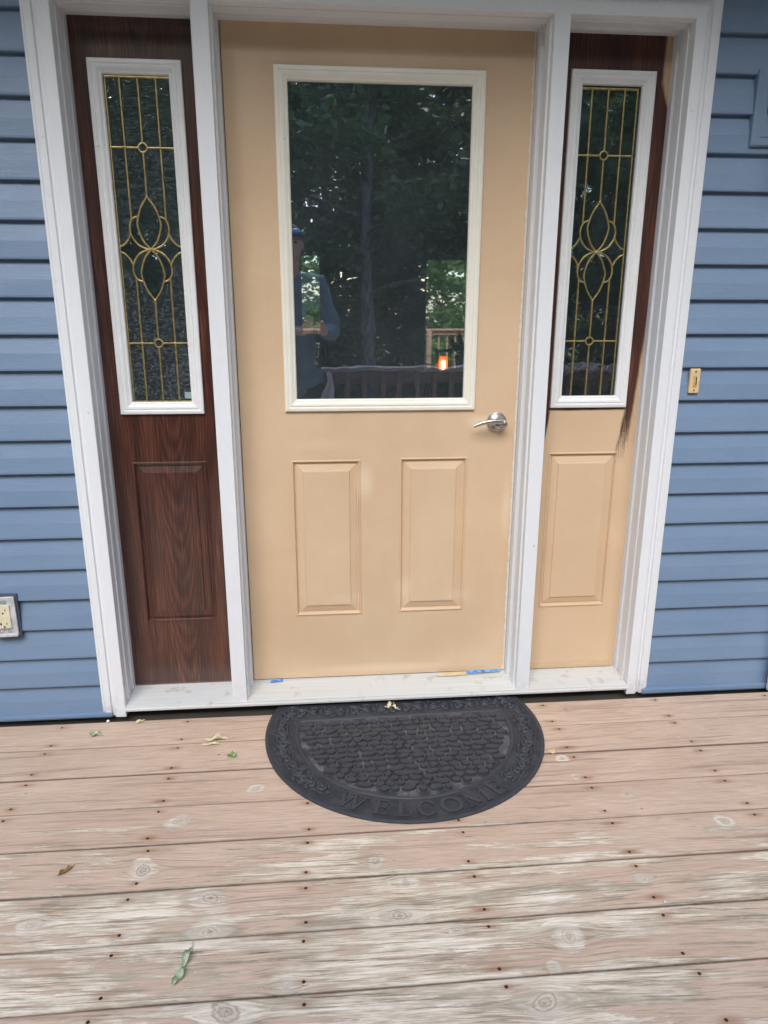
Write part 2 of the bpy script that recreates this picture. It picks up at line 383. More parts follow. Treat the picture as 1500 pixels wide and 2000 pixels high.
def leaf_mat(name, a, b, trans=.35):
    t = NT(name); g = t.n('NewGeometry'); f = t.remap(g.outputs['Random Per Island'], 0, 1, smooth=False)
    big = t.remap(t.noise(t.coord(), .7, 3), .35, .65)
    col = t.mix(t.math('ADD', t.math('MULTIPLY', f, .55), t.math('MULTIPLY', big, .45)), a, b)
    m = t.fin(col, .36, 0, .5)
    tl = t.n('BsdfTranslucent'); t.set(tl.inputs['Color'], t.mix(.4, col, (.22, .34, .05)))
    mx = t.n('MixShader'); mx.inputs[0].default_value = trans
    t.t.links.new(t.bsdf.outputs[0], mx.inputs[1]); t.t.links.new(tl.outputs[0], mx.inputs[2]); t.t.links.new(mx.outputs[0], t.out.inputs[0])
    return m
def bark_mat():
    t = NT('grey_bark'); c = t.coord(); n = t.noise(t.mapping(c, (9, 9, 1.6)), 3, 6, .65, .5)
    col = t.ramp(t.remap(n, .3, .7), [(0, (.07, .06, .053)), (1, (.30, .27, .24))]); t.bump(n, .9, .03); return t.fin(col, .9)
def grass_mat():
    t = NT('lawn'); c = t.coord(); n = t.noise(c, .8, 5); f = t.noise(c, 30, 4)
    col = t.mix(t.remap(n, .35, .65), (.035, .075, .02), (.09, .15, .035)); col = t.mix(t.remap(f, .4, .6, 0, .5), col, (.05, .08, .03))
    t.bump(f, .8, .05); return t.fin(col, .9)
def emis(name, col, s):
    t = NT(name); t.bsdf.inputs['Emission Color'].default_value = (*col, 1); t.bsdf.inputs['Emission Strength'].default_value = s
    return t.fin(col, .5)

MW = white_trim(); MSID = siding_mat(); MTAN = tan_paint(); MST = stained_wood(); MHALF = half_stained()
MCREAM = frame_paint('cream_frame_paint', (.85, .81, .69), (.88, .85, .74)); MWF = frame_paint('white_frame_paint', (.78, .79, .785), (.82, .83, .82))
MDECK = deck_mat(); MRUB = rubber(); MRUBG = rubber_ground(); MRUBF = rubber_ground('border_rubber', (.040, .041, .048), (.095, .095, .10))
MNAIL = simple('rusty_nail', (.07, .035, .02), .7, .4, .3, 300)
MBRASS = simple('aged_brass', (.44, .34, .14), .38, .75, .25, 60)
MNICK = simple('satin_nickel', (.55, .52, .48), .3, 1, .06, 40)
MDARK = simple('gap_shade_black', (.02, .018, .016), .9)
MSILL = NT('worn_white_sill')
def _sill():
    t = MSILL; c = t.coord(); x = t.xyz(c)
    st = t.noise(t.mapping(c, (1.5, 260, 1)), 1, 3, .6); d = t.remap(t.noise(c, 16, 6, .65), .55, .72)
    col = t.mix(t.remap(st, .35, .65), (.60, .60, .565), (.68, .685, .66)); col = t.mix(t.math('MULTIPLY', d, .75), col, (.42, .38, .31))
    scr = t.remap(t.noise(t.mapping(c, (1, 2, 1), (2, 1, 0)), 30, 5, .7), .68, .71)
    col = t.mix(t.math('MULTIPLY', scr, .7), col, (.42, .31, .22))
    t.bump(t.math('ADD', st, t.math('SINE', t.math('MULTIPLY', x[1], 900))), .25, .0008); return t.fin(col, .5)
MSILL = _sill()
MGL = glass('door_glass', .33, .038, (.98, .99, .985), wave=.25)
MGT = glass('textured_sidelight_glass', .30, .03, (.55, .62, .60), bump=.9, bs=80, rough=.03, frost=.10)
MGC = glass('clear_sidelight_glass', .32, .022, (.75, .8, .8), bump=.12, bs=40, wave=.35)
MWIN = glass('rear_window_glass', .06, .005, (.97, .98, .97))
MINT = simple('dim_interior_paint', (.10, .085, .07), .8)
MINF = simple('dark_interior_floor', (.06, .04, .03), .5)
MREDW = simple('reddish_brown_trim', (.16, .07, .045), .5, stretch=(20, 20, 1))
MBLK = simple('black_metal', (.012, .012, .012), .7, spec=.25)
MTBL = simple('matt_black_wood', (.008, .008, .008), 1.0, spec=.0)
MRAIL = simple('brown_painted_rail', (.17, .115, .10), .7, var=.25, scale=6, stretch=(1, 6, 6))
MCAP = simple('weathered_grey_rail_cap', (.30, .26, .245), .75, var=.35, scale=3, stretch=(1, 30, 30), bump=.5, bscale=20)
MTANR = simple('tan_deck_rail', (.55, .36, .25), .7, stretch=(6, 6, 1))
MLEAF = leaf_mat('forest_leaves', (.075, .13, .065), (.14, .22, .09))
MLEAFB = leaf_mat('bright_leaves', (.12, .24, .07), (.25, .42, .12), .5)
MBARK = bark_mat(); MGRASS = grass_mat()
MSOF = simple('painted_soffit', (.74, .76, .78), .6)

DZ = -0.0519     # deck surface

# ------------------------------------------------------------------ house
house = tag(empty('house', (0, 0, 0)), 'blue vinyl sided house with a tan front door and two leaded sidelights', 'house')
LAP0, LAPP = -.041, .1031
def siding(x0, x1, z_lo, z_hi, name, label=None):
    mb = MB(); prof = []
    k = math.ceil((z_lo-LAP0)/LAPP - 1e-6)
    z = LAP0+k*LAPP
    while z < z_hi-.01:
        zt = min(z+LAPP, z_hi)
        prof += [(z+.0006, -.0880), (z, -.1055), (z+.0016, -.1075), (z+.007, -.1078), (z+.05, -.1025), (zt+.008, -.0885)]
        z += LAPP
    nx = max(2, int((x1-x0)/.25)); vs = []; fs = []
    for i in range(nx+1):
        x = x0+(x1-x0)*i/nx
        for (zz, y) in prof: vs.append((x, y+.0011*math.sin(x*3.1+int(zz/LAPP)*1.9), zz))
    n = len(prof)
    for i in range(nx):
        for j in range(n-1): fs.append((i*n+j, (i+1)*n+j, (i+1)*n+j+1, i*n+j+1))
    mb.add(vs, fs); o = mb.build(name, MSID, house)
    if label: o['label'] = label
    return o
siding(-5, -.939, -.041, 2.819, 'siding', 'blue lap siding to the left of the door frame')
siding(.929, 5, -.041, 2.819, 'siding', 'blue lap siding to the right of the door frame')
siding(-.939, .929, 2.115, 2.819, 'siding')
for x0, x1, tl in ((-5, -.915, .0), (.927, 5, .0)):   # starter strips
    mb = MB(); vs = []
    for x in (x0, x1):
        dz = -.004*(1 if (x0 > 0 and x == x0) else 0)
        for (z, y) in ((-.034, -.090), (-.034, -.119), (-.036, -.1235), (-.044+dz, -.1245), (-.0495+dz, -.1225), (-.0495+dz, -.09)): vs.append((x, y, z))
    mb.add(vs, [(i, i+1, i+7, i+6) for i in range(5)]+[(0,1,2,3,4,5), (11,10,9,8,7,6)]); mb.build('starter_strip', MSID, house, recalc=True)
mb = MB()   # wall body around the door opening, room shell
mb.box(-5, -.90, -.0885, .03, -.8, 2.819); mb.box(.90, 5, -.0885, .03, -.8, 2.819); mb.box(-.90, .90, -.0885, .03, 2.10, 2.819)
mb.box(-.90, .90, -.0885, .03, -.8, -.06)
mb.box(-5.1, -5, -.0885, 7.35, -.8, 2.7); mb.box(5, 5.1, -.0885, 7.35, -.8, 2.7)
mb.build('wall', MINT, house)
PX0, PX1, PZ0, PZ1 = 1.16, 3.0, .02, 1.94      # patio opening in the rear wall
WX0, WX1, WZ0, WZ1 = -.50, -.125, .93, 2.0
mb = MB()
mb.holed(-5, 5, -.8, 2.7, 7.2, [(PX0, PX1, PZ0, PZ1), (WX0, WX1, WZ0, WZ1)]); mb.holed(-5, 5, -.8, 2.7, 7.32, [(PX0, PX1, PZ0, PZ1), (WX0, WX1, WZ0, WZ1)])
for h in ((PX0, PX1, PZ0, PZ1), (WX0, WX1, WZ0, WZ1)):
    x0, x1, z0, z1 = h
    for a, b in (((x0, z0), (x1, z0)), ((x1, z0), (x1, z1)), ((x1, z1), (x0, z1)), ((x0, z1), (x0, z0))):
        mb.add([(a[0], 7.2, a[1]), (b[0], 7.2, b[1]), (b[0], 7.32, b[1]), (a[0], 7.32, a[1])], [(0, 1, 2, 3)])
mb.build('rear_wall', MINT, house)
mb = MB(); mb.box(-5, 5, .03, 7.2, -.06, -.012); mb.build('interior_floor', MINF, house)
mb = MB(); mb.box(-5, 5, .03, 7.2, 2.45, 2.5); mb.build('interior_ceiling', MINT, house)
mb = MB(); mb.box(-5.6, 5.6, -1.18, 0, 2.82, 2.88); mb.box(-5.6, 5.6, -1.21, -1.181, 2.76, 3.0)
mb.add([(-5.6, -1.21, 3.0), (5.6, -1.21, 3.0), (5.6, 3.6, 4.6), (-5.6, 3.6, 4.6), (-5.6, 8.2, 2.86), (5.6, 8.2, 2.86)], [(0, 1, 2, 3), (3, 2, 5, 4)])
mb.build('roof', MSOF, house)
pw = empty('patio_door', parent=house)
mb = MB()
for (a, b) in ((PX0, PX0+.03), (PX0+.90, PX0+.95), (PX1-.03, PX1)): mb.box(a, b, 7.22, 7.28, PZ0, PZ1)
mb.box(PX0, PX1, 7.223, 7.277, PZ1-.04, PZ1-.001); mb.box(PX0, PX1, 7.223, 7.277, PZ0, PZ0+.05)
mb.build('frame', MREDW, pw)
mb = MB(); mb.box(PX0+.02, PX1-.02, 7.245, 7.251, PZ0+.04, PZ1-.03); mb.build('pane', MWIN, pw)
pw = empty('rear_window', parent=house)
mb = MB(); mb.rings(WX0-.03, WX1+.03, WZ0-.03, WZ1+.03, [(0, 7.2), (0, 7.17), (.055, 7.17), (.06, 7.19), (.085, 7.19), (.09, 7.25)], cap=False)
mb.box(WX0+.055, WX0+.09, 7.18, 7.24, WZ0, WZ1)
mb.build('frame', MREDW, pw)
mb = MB(); mb.box(WX0+.02, WX1-.02, 7.245, 7.25, WZ0+.02, WZ1-.02); mb.build('pane', MWIN, pw)
mb = MB(); mb.lathe((-.9, 5.2, 2.45), (0, 0, -1), [(.09, 0), (.09, .008), (.07, .010), (.06, .004)], 32); mb.build('ceiling_light_ring', MW, house, smooth='angle')

# door casing, swept round the opening with mitred corners
L_, R_, T_ = -.868, .868, 2.046
def sweep(name, prof, zb, L=L_, R=R_, T=T_, mat=MW, bev=.0015):
    vs = []; fs = []; n = len(prof)
    for (u, y) in prof: vs += [(L-u, y, zb), (L-u, y, T+u), (R+u, y, T+u), (R+u, y, zb)]
    for i in range(n-1):
        for k in range(3): fs.append((i*4+k, i*4+k+1, (i+1)*4+k+1, (i+1)*4+k))
    fs.append(tuple(i*4 for i in range(n))); fs.append(tuple(i*4+3 for i in range(n))[::-1])
    mb = MB(); mb.add(vs, fs); return mb.build(name, mat, house, recalc=True, bevel=bev, segs=2)
casing = sweep('casing', [(.0705, -.088), (.0705, -.112), (.069, -.1165), (.0490, -.1185), (.0470, -.1115), (.0385, -.1115), (.0365, -.1195), (.030, -.1225), (.0015, -.1235), (0, -.122), (0, -.088)], -.0505)
sweep('jamb', [(.030, -.104), (.0030, -.104), (.0030, -.088), (-.0035, -.086), (-.0035, -.050), (.0035, -.048), (.0035, -.028), (-.004, -.026), (-.004, .030), (.03, .030)], -.040)
sweep('side_channel', [(.079, -.088), (.079, -.109), (.0775, -.1105), (.0715, -.1105), (.0715, -.088)], -.040, mat=MW, bev=.0008)
def mullion(c, sgn):
    mb = MB()
    hw = .0225
    # front board, body with stop steps on either side
    P = [(-hw, -.122), (hw, -.122), (hw, -.1), (hw+.006, -.098), (hw+.006, -.060), (hw-.001, -.058), (hw-.001, -.036), (hw+.012, -.034), (hw+.012, .03),
         (-hw-.012, .03), (-hw-.012, -.034), (-hw+.001, -.036), (-hw+.001, -.058), (-hw-.006, -.060), (-hw-.006, -.098), (-hw, -.1)]
    c0 = c
    # lips reach the door edge
    P = [(x, y) for x, y in P]
    vs = [(c0+x, y, z) for z in (-.012, T_+.006) for (x, y) in P]; n = len(P)
    fs = [(i, (i+1) % n, n+(i+1) % n, n+i) for i in range(n)]+[tuple(range(n))[::-1], tuple(range(n, 2*n))]
    mb.add(vs, fs)
    mb.box(c0-sgn*.0-.0235, c0+.0235, -.1235, -.1, -.024, -.012)
    o = mb.build('mullion', MW, house, recalc=True, bevel=.0015); return o
mullion(-.4885, 1); mullion(.4885, -1)
# threshold
mb = MB(); pr = [(.03, -.003), (.012, -.002), (-.02, -.0035), (-.06, -.006), (-.120, -.0115), (-.1262, -.0125), (-.1265, -.0145), (-.1245, -.0155), (-.1305, -.0165), (-.1325, -.020), (-.1315, -.0265), (-.127, -.028), (-.10, -.028), (.03, -.028)]
vs = [(x, y, z) for x in (-.867, .867) for (y, z) in pr]; n = len(pr)
mb.add(vs, [(i, i+1, n+i+1, n+i) for i in range(n-1)]+[tuple(range(n)), tuple(range(n, 2*n))[::-1]])
mb.build('threshold', MSILL, house, recalc=True)
mb = MB(); mb.box(-.90, .925, -.098, -.02, -.06, -.0285); mb.build('sill_gap_shade', MDARK, house)  # black block stands for the shade in the recess under the sill

RP = [(0, 0), (.0012, -.0030), (.0045, -.0038), (.0070, .0002), (.0095, .0065), (.0130, .0072), (.0150, .0048), (.0355, -.0008), (.0378, -.0042), (.041, -.0046)]
LF = [(0, .004), (0, -.0085), (.0015, -.0105), (.006, -.0115), (.011, -.0118), (.0135, -.0098), (.0155, -.0098), (.018, -.0118), (.024, -.0108), (.031, -.0055), (.035, -.0050), (.0375, -.0015), (.0385, .006)]
def slab(part, x0, x1, z0, z1, lite, panels, mat, plab=None):
    mb = MB(); holes = [(lite[0]+.02, lite[1]-.02, lite[2]+.02, lite[3]-.02)]+panels
    mb.holed(x0, x1, z0, z1, 0, holes); mb.holed(x0, x1, z0, z1, .03, [holes[0]])
    mb.box(x0, x0+.003, .0005, .0295, z0, z1); mb.box(x1-.003, x1, .0005, .0295, z0, z1); mb.box(x0, x1, .0005, .0295, z0, z0+.003)
    o = mb.build('panel_body', mat, part)
    for p in panels:
        m2 = MB(); m2.rings(*p, RP); q = m2.build('raised_panel', mat, part, recalc=False)
    return o
def lite(part, r, fm, gm):
    mb = MB(); mb.rings(*r, LF, cap=False); mb.build('glass_frame', fm, part, bevel=.0008, segs=1)
# front door
door = tag(empty('front_door', parent=house), 'tan painted front door with half window and two raised panels')
slab(door, -.4515, .4525, .002, 2.0560, (-.3075, .307, .9535, 1.9355), [(-.295, -.068, .2415, .7925), (.0635, .2905, .245, .796)], MTAN)
lite(door, (-.3075, .307, .9535, 1.9355), MCREAM, MGL)
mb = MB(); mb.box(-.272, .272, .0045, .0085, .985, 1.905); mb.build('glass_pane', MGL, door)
# handle
mb = MB(); H = Vector((.3835, 0, .9125))
mb.lathe(H, (0, -1, 0), [(.0330, .0), (.0330, .004), (.0318, .0064), (.0282, .0076), (.0272, .0070), (.0225, .0110), (.0135, .016), (.0105, .020), (.0105, .032)], 48)
pts = []; rr = []
for i in range(15):
    u = i/14; pts.append(H+Vector((.012-.096*u, -.043-.004*math.sin(u*3.1), .0045+.006*math.sin(u*2.4)-.017*u**2.2))); rr.append(.0085*(1-.45*u)+.0005)
mb.tube(pts, rr, 14, flat=.75)
mb.lathe(H+Vector((.0145, -.030, -.0025)), (0, -1, 0), [(.0135, 0), (.0135, .011), (.0125, .0145), (.0085, .0165), (.0080, .0155)], 32)
mb.lathe(H+Vector((.0145, -.0465, -.0025)), (0, -1, 0), [(.0068, 0), (.0068, .0022), (.0055, .003)], 24)
mb.box(H.x+.0138, H.x+.0152, -.0502, -.0488, H.z-.0065, H.z+.0015, 1)
mb.build('door_handle', [MNICK, MBLK], door, smooth='angle')

def came_pattern(cx, dz=0):
    mb = MB(); Y = .0025; r = .0026
    P = lambda x, z: (cx+x, Y, z+dz)
    zt, zb, zr, zr2, zc = 1.899, .986, 1.7155, 1.167, 1.4395
    def arc(pts, n=10, rr=r):
        # catmull-rom through points
        p = [Vector(P(*q)) for q in pts]; p = [p[0]*2-p[1]]+p+[p[-1]*2-p[-2]]; out = []
        for i in range(1, len(p)-2):
            for k in range(n):
                t = k/n; out.append(.5*((2*p[i])+(-p[i-1]+p[i+1])*t+(2*p[i-1]-5*p[i]+4*p[i+1]-p[i+2])*t*t+(-p[i-1]+3*p[i]-3*p[i+1]+p[i+2])*t**3))
        out.append(p[-2]); mb.tube(out, rr, 8, flat=.7)
    line = lambda a, b, rr=r: mb.tube([P(*a), P(*b)], rr, 8, flat=.7)
    for s in (-1, 1):
        line((s*.050, zt), (s*.050, 1.524)); line((s*.050, 2*zc-1.524), (s*.050, zb))
        line((s*.0895, zt), (s*.0895, zb), .0022)
        for zz in (zr, zr2): line((s*.013, zz), (s*.089, zz))
        for q in (1, -1):
            Z = lambda z: zc+q*(z-zc)
            arc([(0, Z(1.585)), (s*.020, Z(1.556)), (s*.0325, Z(1.520)), (s*.0325, Z(1.498)), (s*.020, Z(1.463)), (0, zc)])
            arc([(s*.0325, Z(1.531)), (s*.0475, Z(1.524)), (s*.0560, Z(1.505)), (s*.0535, Z(1.478)), (s*.038, Z(1.455)), (s*.018, Z(1.443)), (0, zc)])
            arc([(s*.0545, Z(1.484)), (s*.065, Z(1.465)), (s*.078, Z(1.452)), (s*.0895, Z(1.447))])
    line((0, zt), (0, zr+.012)); line((0, zr-.012), (0, 1.585)); line((0, 2*zc-1.585), (0, zr2+.012)); line((0, zr2-.012), (0, zb))
    for zz in (zr, zr2):
        mb.tube([P(.012*math.cos(a*math.pi/12), zz+.012*math.sin(a*math.pi/12)) for a in range(24)], .0026, 8, flat=.7, close=True)
    for zz in (zt-.003, zb+.0015): line((-.0895, zz), (.0895, zz), .003)
    for (x, z) in ((.05, zr), (-.05, zr), (.05, zr2), (-.05, zr2), (0, zc), (0, 1.585), (0, 2*zc-1.585)):
        mb.lathe(P(x, z), (0, -1, 0), [(.0036, -.001), (.0036, .0016), (.002, .0026)], 12)
    return mb
def sidelight(x0, x1, z0, ztop, lit, panels, mat, cx, dz, label):
    e = tag(empty('sidelight', parent=house), label)
    slab(e, x0, x1, z0, ztop, lit, panels, mat); lite(e, lit, MWF, None)
    came_pattern(cx, dz).build('brass_caming', MBRASS, e, smooth='angle')
    # clear bevelled pieces inside the pattern, textured glass round them
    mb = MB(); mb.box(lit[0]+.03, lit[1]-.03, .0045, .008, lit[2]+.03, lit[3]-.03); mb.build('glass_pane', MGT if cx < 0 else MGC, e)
    mb = MB(); zc = 1.4395+dz
    def piece(poly):
        c = Vector((sum(p[0] for p in poly)/len(poly), 0, sum(p[1] for p in poly)/len(poly)))
        n = len(poly); vs = [(p[0], .0042, p[1]) for p in poly]+[(c.x+(p[0]-c.x)*.7, .0032, c.z+(p[1]-c.z)*.8) for p in poly]
        mb.add(vs, [(i, (i+1) % n, n+(i+1) % n, n+i) for i in range(n)]+[tuple(range(n, 2*n))])
    for q in (1, -1):
        A = [(0, .1455), (.020, .1165), (.0325, .08), (.0325, .0585), (.02, .0235), (0, 0), (-.02, .0235), (-.0325, .0585), (-.0325, .08), (-.02, .1165)]
        piece([(cx+a, zc+q*b) for a, b in A])
        for s in (-1, 1):
            B = [(.0335, .09), (.0475, .0845), (.056, .0655), (.0535, .0385), (.038, .0155), (.004, .002), (.021, .0235), (.034, .0585)]
            piece([(cx+s*a, zc+q*b) for a, b in B])
    for s in (-1, 1):
        D = [(.004, 0), (.038, .0155), (.0535, .0385), (.065, .0255), (.078, .0125), (.0895, .0075), (.0895, -.0075), (.078, -.0125), (.065, -.0255), (.0535, -.0385), (.038, -.0155)]
        piece([(cx+s*a, zc+b) for a, b in D])
    mb.build('bevelled_glass', MGC, e)
    return e
sl = sidelight(-.8645, -.5355+.010, -.010, 2.058, (-.8205, -.563, .9495, 1.9385), [(-.802, -.5665, .238, .7945)], MST, -.6885, 0, 'sidelight panel stained dark walnut brown, left of the door')
mb = MB(); mb.box(-.6-.0215, -.6, .0030, .0036, .997, 1.017); mb.build('sticker', simple('grey_green_sticker', (.30, .40, .38), .5), sl)
sr = sidelight(.520, .866, -.006, 2.058, (.5605, .8185, .957, 1.9475), [(.567, .807, .244, .806)], MHALF, .680, .0045, 'sidelight panel half repainted tan over dark stain, right of the door')
mb = MB(); mb.box(.512, .852, -.006, -.0002, .0022, .0185); mb.build('sweep_strip', simple('tan_sweep_paint', (.60, .43, .26), .4, var=.06), sr, bevel=.001)

# ------------------------------------------------------------------ tape, doorbell, outlet, lantern
MTAPE = simple('blue_masking_tape', (.10, .30, .68), .6, var=.5, scale=70); MTAPEW = simple('paint_spattered_tape', (.55, .60, .66), .6, var=.3, scale=60); MTAPET = simple('tan_painted_tape', (.66, .52, .30), .6, var=.1, scale=40)
def strip(name, pts, w, mat, label, seed=0):
    rnd = random.Random(seed); mb = MB(); vs = []; n = len(pts)
    for i, p in enumerate(pts):
        p = Vector(p); jw = w*(1+rnd.uniform(-.25, .25))
        vs += [p+Vector((0, -jw/2, -.0018)), p+Vector((0, jw/2, .0022)), p+Vector((0, jw/2, .0027)), p+Vector((0, -jw/2, -.0013))]
    fs = [(i*4+a, i*4+(a+1) % 4, (i+1)*4+(a+1) % 4, (i+1)*4+a) for i in range(n-1) for a in range(4)]+[(0, 1, 2, 3), ((n-1)*4+3, (n-1)*4+2, (n-1)*4+1, (n-1)*4)]
    mb.add(vs, fs); return tag(mb.build(name, mat, smooth=False), label, 'masking tape')
strip('masking_tape', [(-.395, -.018, .0015), (-.384, -.02, .003), (-.365, -.016, .0015), (-.350, -.012, .001)], .009, MTAPE, 'small torn bit of bright blue masking tape at the door bottom near its hinge side')
strip('masking_tape', [(.205, -.020, .002), (.26, -.022, .0025), (.32, -.018, .003), (.375, -.016, .004)], .015, MTAPET, 'tan painted strip of masking tape on the sill below the door')
strip('masking_tape', [(.310, -.018, .0045), (.35, -.018, .007), (.40, -.020, .008), (.435, -.014, .006)], .011, MTAPE, 'lifted blue masking tape under the latch corner of the door')

db = tag(empty('doorbell', (.9905, -.1045, 1.052)), 'small yellowed rectangular doorbell button on the blue siding', 'doorbell')
MIV = simple('yellowed_plastic', (.72, .53, .27), .45, var=.1, scale=60)
mb = MB(); mb.box(-.0165, .0165, -.011, .002, -.0385, .0385); mb.build('base_plate', MIV, db, bevel=.003)
mb = MB(); mb.box(-.0055, .0055, -.0145, -.0112, -.017, .017); mb.build('push_button', simple('worn_tan_button', (.55, .38, .19), .4), db, bevel=.0015)
MSCR = simple('dull_screw', (.25, .2, .13), .4, .6)
for z in (-.029, .029): mb = MB(); mb.lathe((0, -.0108, z), (0, -1, 0), [(.003, 0), (.003, .0012), (.001, .0016)], 12); mb.build('screw', MSCR, db)
mb = MB(); mb.box(.0005, .0035, -.0153, -.0146, -.012, .012); mb.build('slot', MBLK, db)

ot = tag(empty('outdoor_outlet', (-1.214, -.100, .325)), 'weatherproof electrical outlet with ivory sockets on the blue siding', 'outlet')
MPL = simple('bright_metal_plate', (.62, .63, .64), .45, .3, .2, 25); MIVO = simple('ivory_plastic', (.74, .67, .48), .4, var=.06, scale=30)
mb = MB(); mb.box(-.043, .044, -.016, .008, -.072, .074); mb.build('mounting_box', simple('dark_slate_gasket', (.06, .075, .11), .7), ot, bevel=.002)
mb = MB(); mb.box(-.038, .037, -.024, -.0161, -.066, .068); mb.box(-.037, .036, -.030, -.0241, -.066, -.056); mb.build('cover_plate', MPL, ot, bevel=.002)
mb = MB(); mb.box(-.021, .021, -.0285, -.0242, -.037, .043)
mb.build('socket_body', MIVO, ot, bevel=.004)
for zz in (.026, -.020):
    mb = MB()
    mb.box(-.0105, -.008, -.0296, -.0288, zz-.0045, zz+.0045); mb.box(.007, .009, -.0296, -.0288, zz-.0035, zz+.0035)
    mb.lathe((0, -.0288, zz-.0105), (0, -1, 0), [(.0028, 0), (.0028, .0008)], 12)
    mb.box(-.0145, -.0105, -.0295, -.0289, zz-.0012, zz+.0012); mb.build('socket_slots', MBLK, ot)
for (a, b, zz) in ((-.0115, -.002, .0035), (.0005, .0085, .0035)): mb = MB(); mb.box(a, b, -.0297, -.0287, zz-.0035, zz+.0035); mb.build('test_button', MIVO, ot, bevel=.0008)
mb = MB()
def stroke(mb, pts, w, z0, f, mi=0):
    for a, b in zip(pts[:-1], pts[1:]):
        a = Vector((*a, 0)); b = Vector((*b, 0)); d = (b-a); L = d.length; d.normalize(); nrm = Vector((-d.y, d.x, 0))
        c = (a+b)/2
        vs = [c+d*(L/2+w*.3)*i+nrm*w/2*j for i, j in ((-1, -1), (1, -1), (1, 1), (-1, 1))]
        mb.add([f(v.x, v.y, z0[0]) for v in vs]+[f(v.x, v.y, z0[1]) for v in vs], [(0,1,2,3)[::-1], (4,5,6,7), (0,1,5,4), (1,2,6,5), (2,3,7,6), (3,0,4,7)], mi)
MEMB = simple('dull_grey_embossing', (.22, .23, .24), .5)
for word, zz, x0, s in ((('p', 'a', 'd'), .051, -.020, .0052), (('c', 'f', 'g'), -.047, -.017, .0045)):
    mb = MB()
    for i in range(3):
        x = x0+i*.0125
        sh = {'p': [(0, -1), (0, 1), (1, 1), (1, 0), (0, 0)], 'a': [(0, -1), (.5, 1), (1, -1)], 'd': [(0, -1), (0, 1), (1, .6), (1, -.6), (0, -1)],
              'c': [(1, 1), (0, 1), (0, -1), (1, -1)], 'f': [(0, -1), (0, 1), (1, 1)], 'g': [(1, 1), (0, 1), (0, -1), (1, -1), (1, 0)]}[word[i]]
        stroke(mb, [(x+a*.008, zz+b*s) for a, b in sh], .0018, (-.0240, -.0249), lambda a, b, c: (a, c, b))
    mb.build('embossed_mark', MEMB, ot)
ot.rotation_euler = (0, 0, rad(4))

ln = tag(empty('wall_lantern', (1.165, -.105, 1.83)), 'dark wall lantern on a slate blue mounting block beside the right siding', 'wall lamp')
mb = MB(); mb.rings(-.092, .092, -.100, .100, [(0, .012), (0, -.010), (.004, -.014), (.022, -.014), (.025, -.018), (.030, -.018)]); mb.build('mounting_block', MSID, ln, bevel=.001)
mb = MB(); mb.lathe((0, -.018, 0), (0, -1, 0), [(.058, 0), (.058, .008), (.045, .02), (.02, .026), (.012, .06)], 32)
mb.tube([(0, -.06, 0), (0, -.10, .01), (0, -.13, .04), (0, -.14, .07)], .008, 10)
mb.build('back_plate', MBLK, ln, smooth='angle')
mb = MB(); mb.lathe((.03, -.14, .11), (0, 0, -1), [(.02, 0), (.065, .035), (.065, .045), (.05, .05)], 6)
for k in range(6):
    a = k*math.pi/3; mb.tube([(.03+.055*math.cos(a), -.14+.055*math.sin(a), .065), (.03+.035*math.cos(a), -.14+.035*math.sin(a), -.09)], .004, 6)
mb.lathe((.03, -.14, -.09), (0, 0, -1), [(.04, 0), (.04, .01), (.01, .03)], 6); mb.build('lamp_head', MBLK, ln)

# ------------------------------------------------------------------ deck
KN = [(-.475, -.925, .024, 1), (-.463, -1.019, .020, 1), (-.651, -.825, .026, 1), (-.863, -.966, .016, 1), (-.081, -.842, .019, 1), (-.016, -.917, .021, 1), (-.042, -1.012, .022, 1),
      (.078, -1.064, .011, 1), (-.289, -1.165, .018, 1), (.321, -1.10, .028, 1), (.265, -1.172, .014, 1), (.555, -.955, .014, 1), (.223, -1.246, .024, 1), (-.405, -1.213, .027, 1),
      (-.596, -.655, .020, 1), (.518, -.470, .013, 0), (.53, -.557, .016, 1), (.645, -.650, .015, 1), (.660, -.712, .012, 1), (1.02, -.345, .016, 0), (-.53, -.366, .012, 0), (-.51, -.362, .009, 0),
      (-.403, -.536, .014, 1), (.62, -.20, .015, 1), (-1.05, -.50, .013, 0), (.86, -.78, .017, 0), (-.32, -1.30, .018, 1), (.95, -1.13, .018, 1), (-.95, -1.2, .016, 1)]
rk = random.Random(5)
for i in range(60): KN.append((rk.uniform(-4.4, 4.9), rk.uniform(-3.7, -1.4), rk.uniform(.012, .026), 1))
for i in range(26):
    KN.append((rk.choice([rk.uniform(-4.4, -1.2), rk.uniform(1.2, 4.9)]), rk.uniform(-1.3, -.2), rk.uniform(.012, .024), rk.choice([0, 1])))
KN = np.array(KN)
NAILX = [-.66+.4045*k for k in range(-9, 14)]
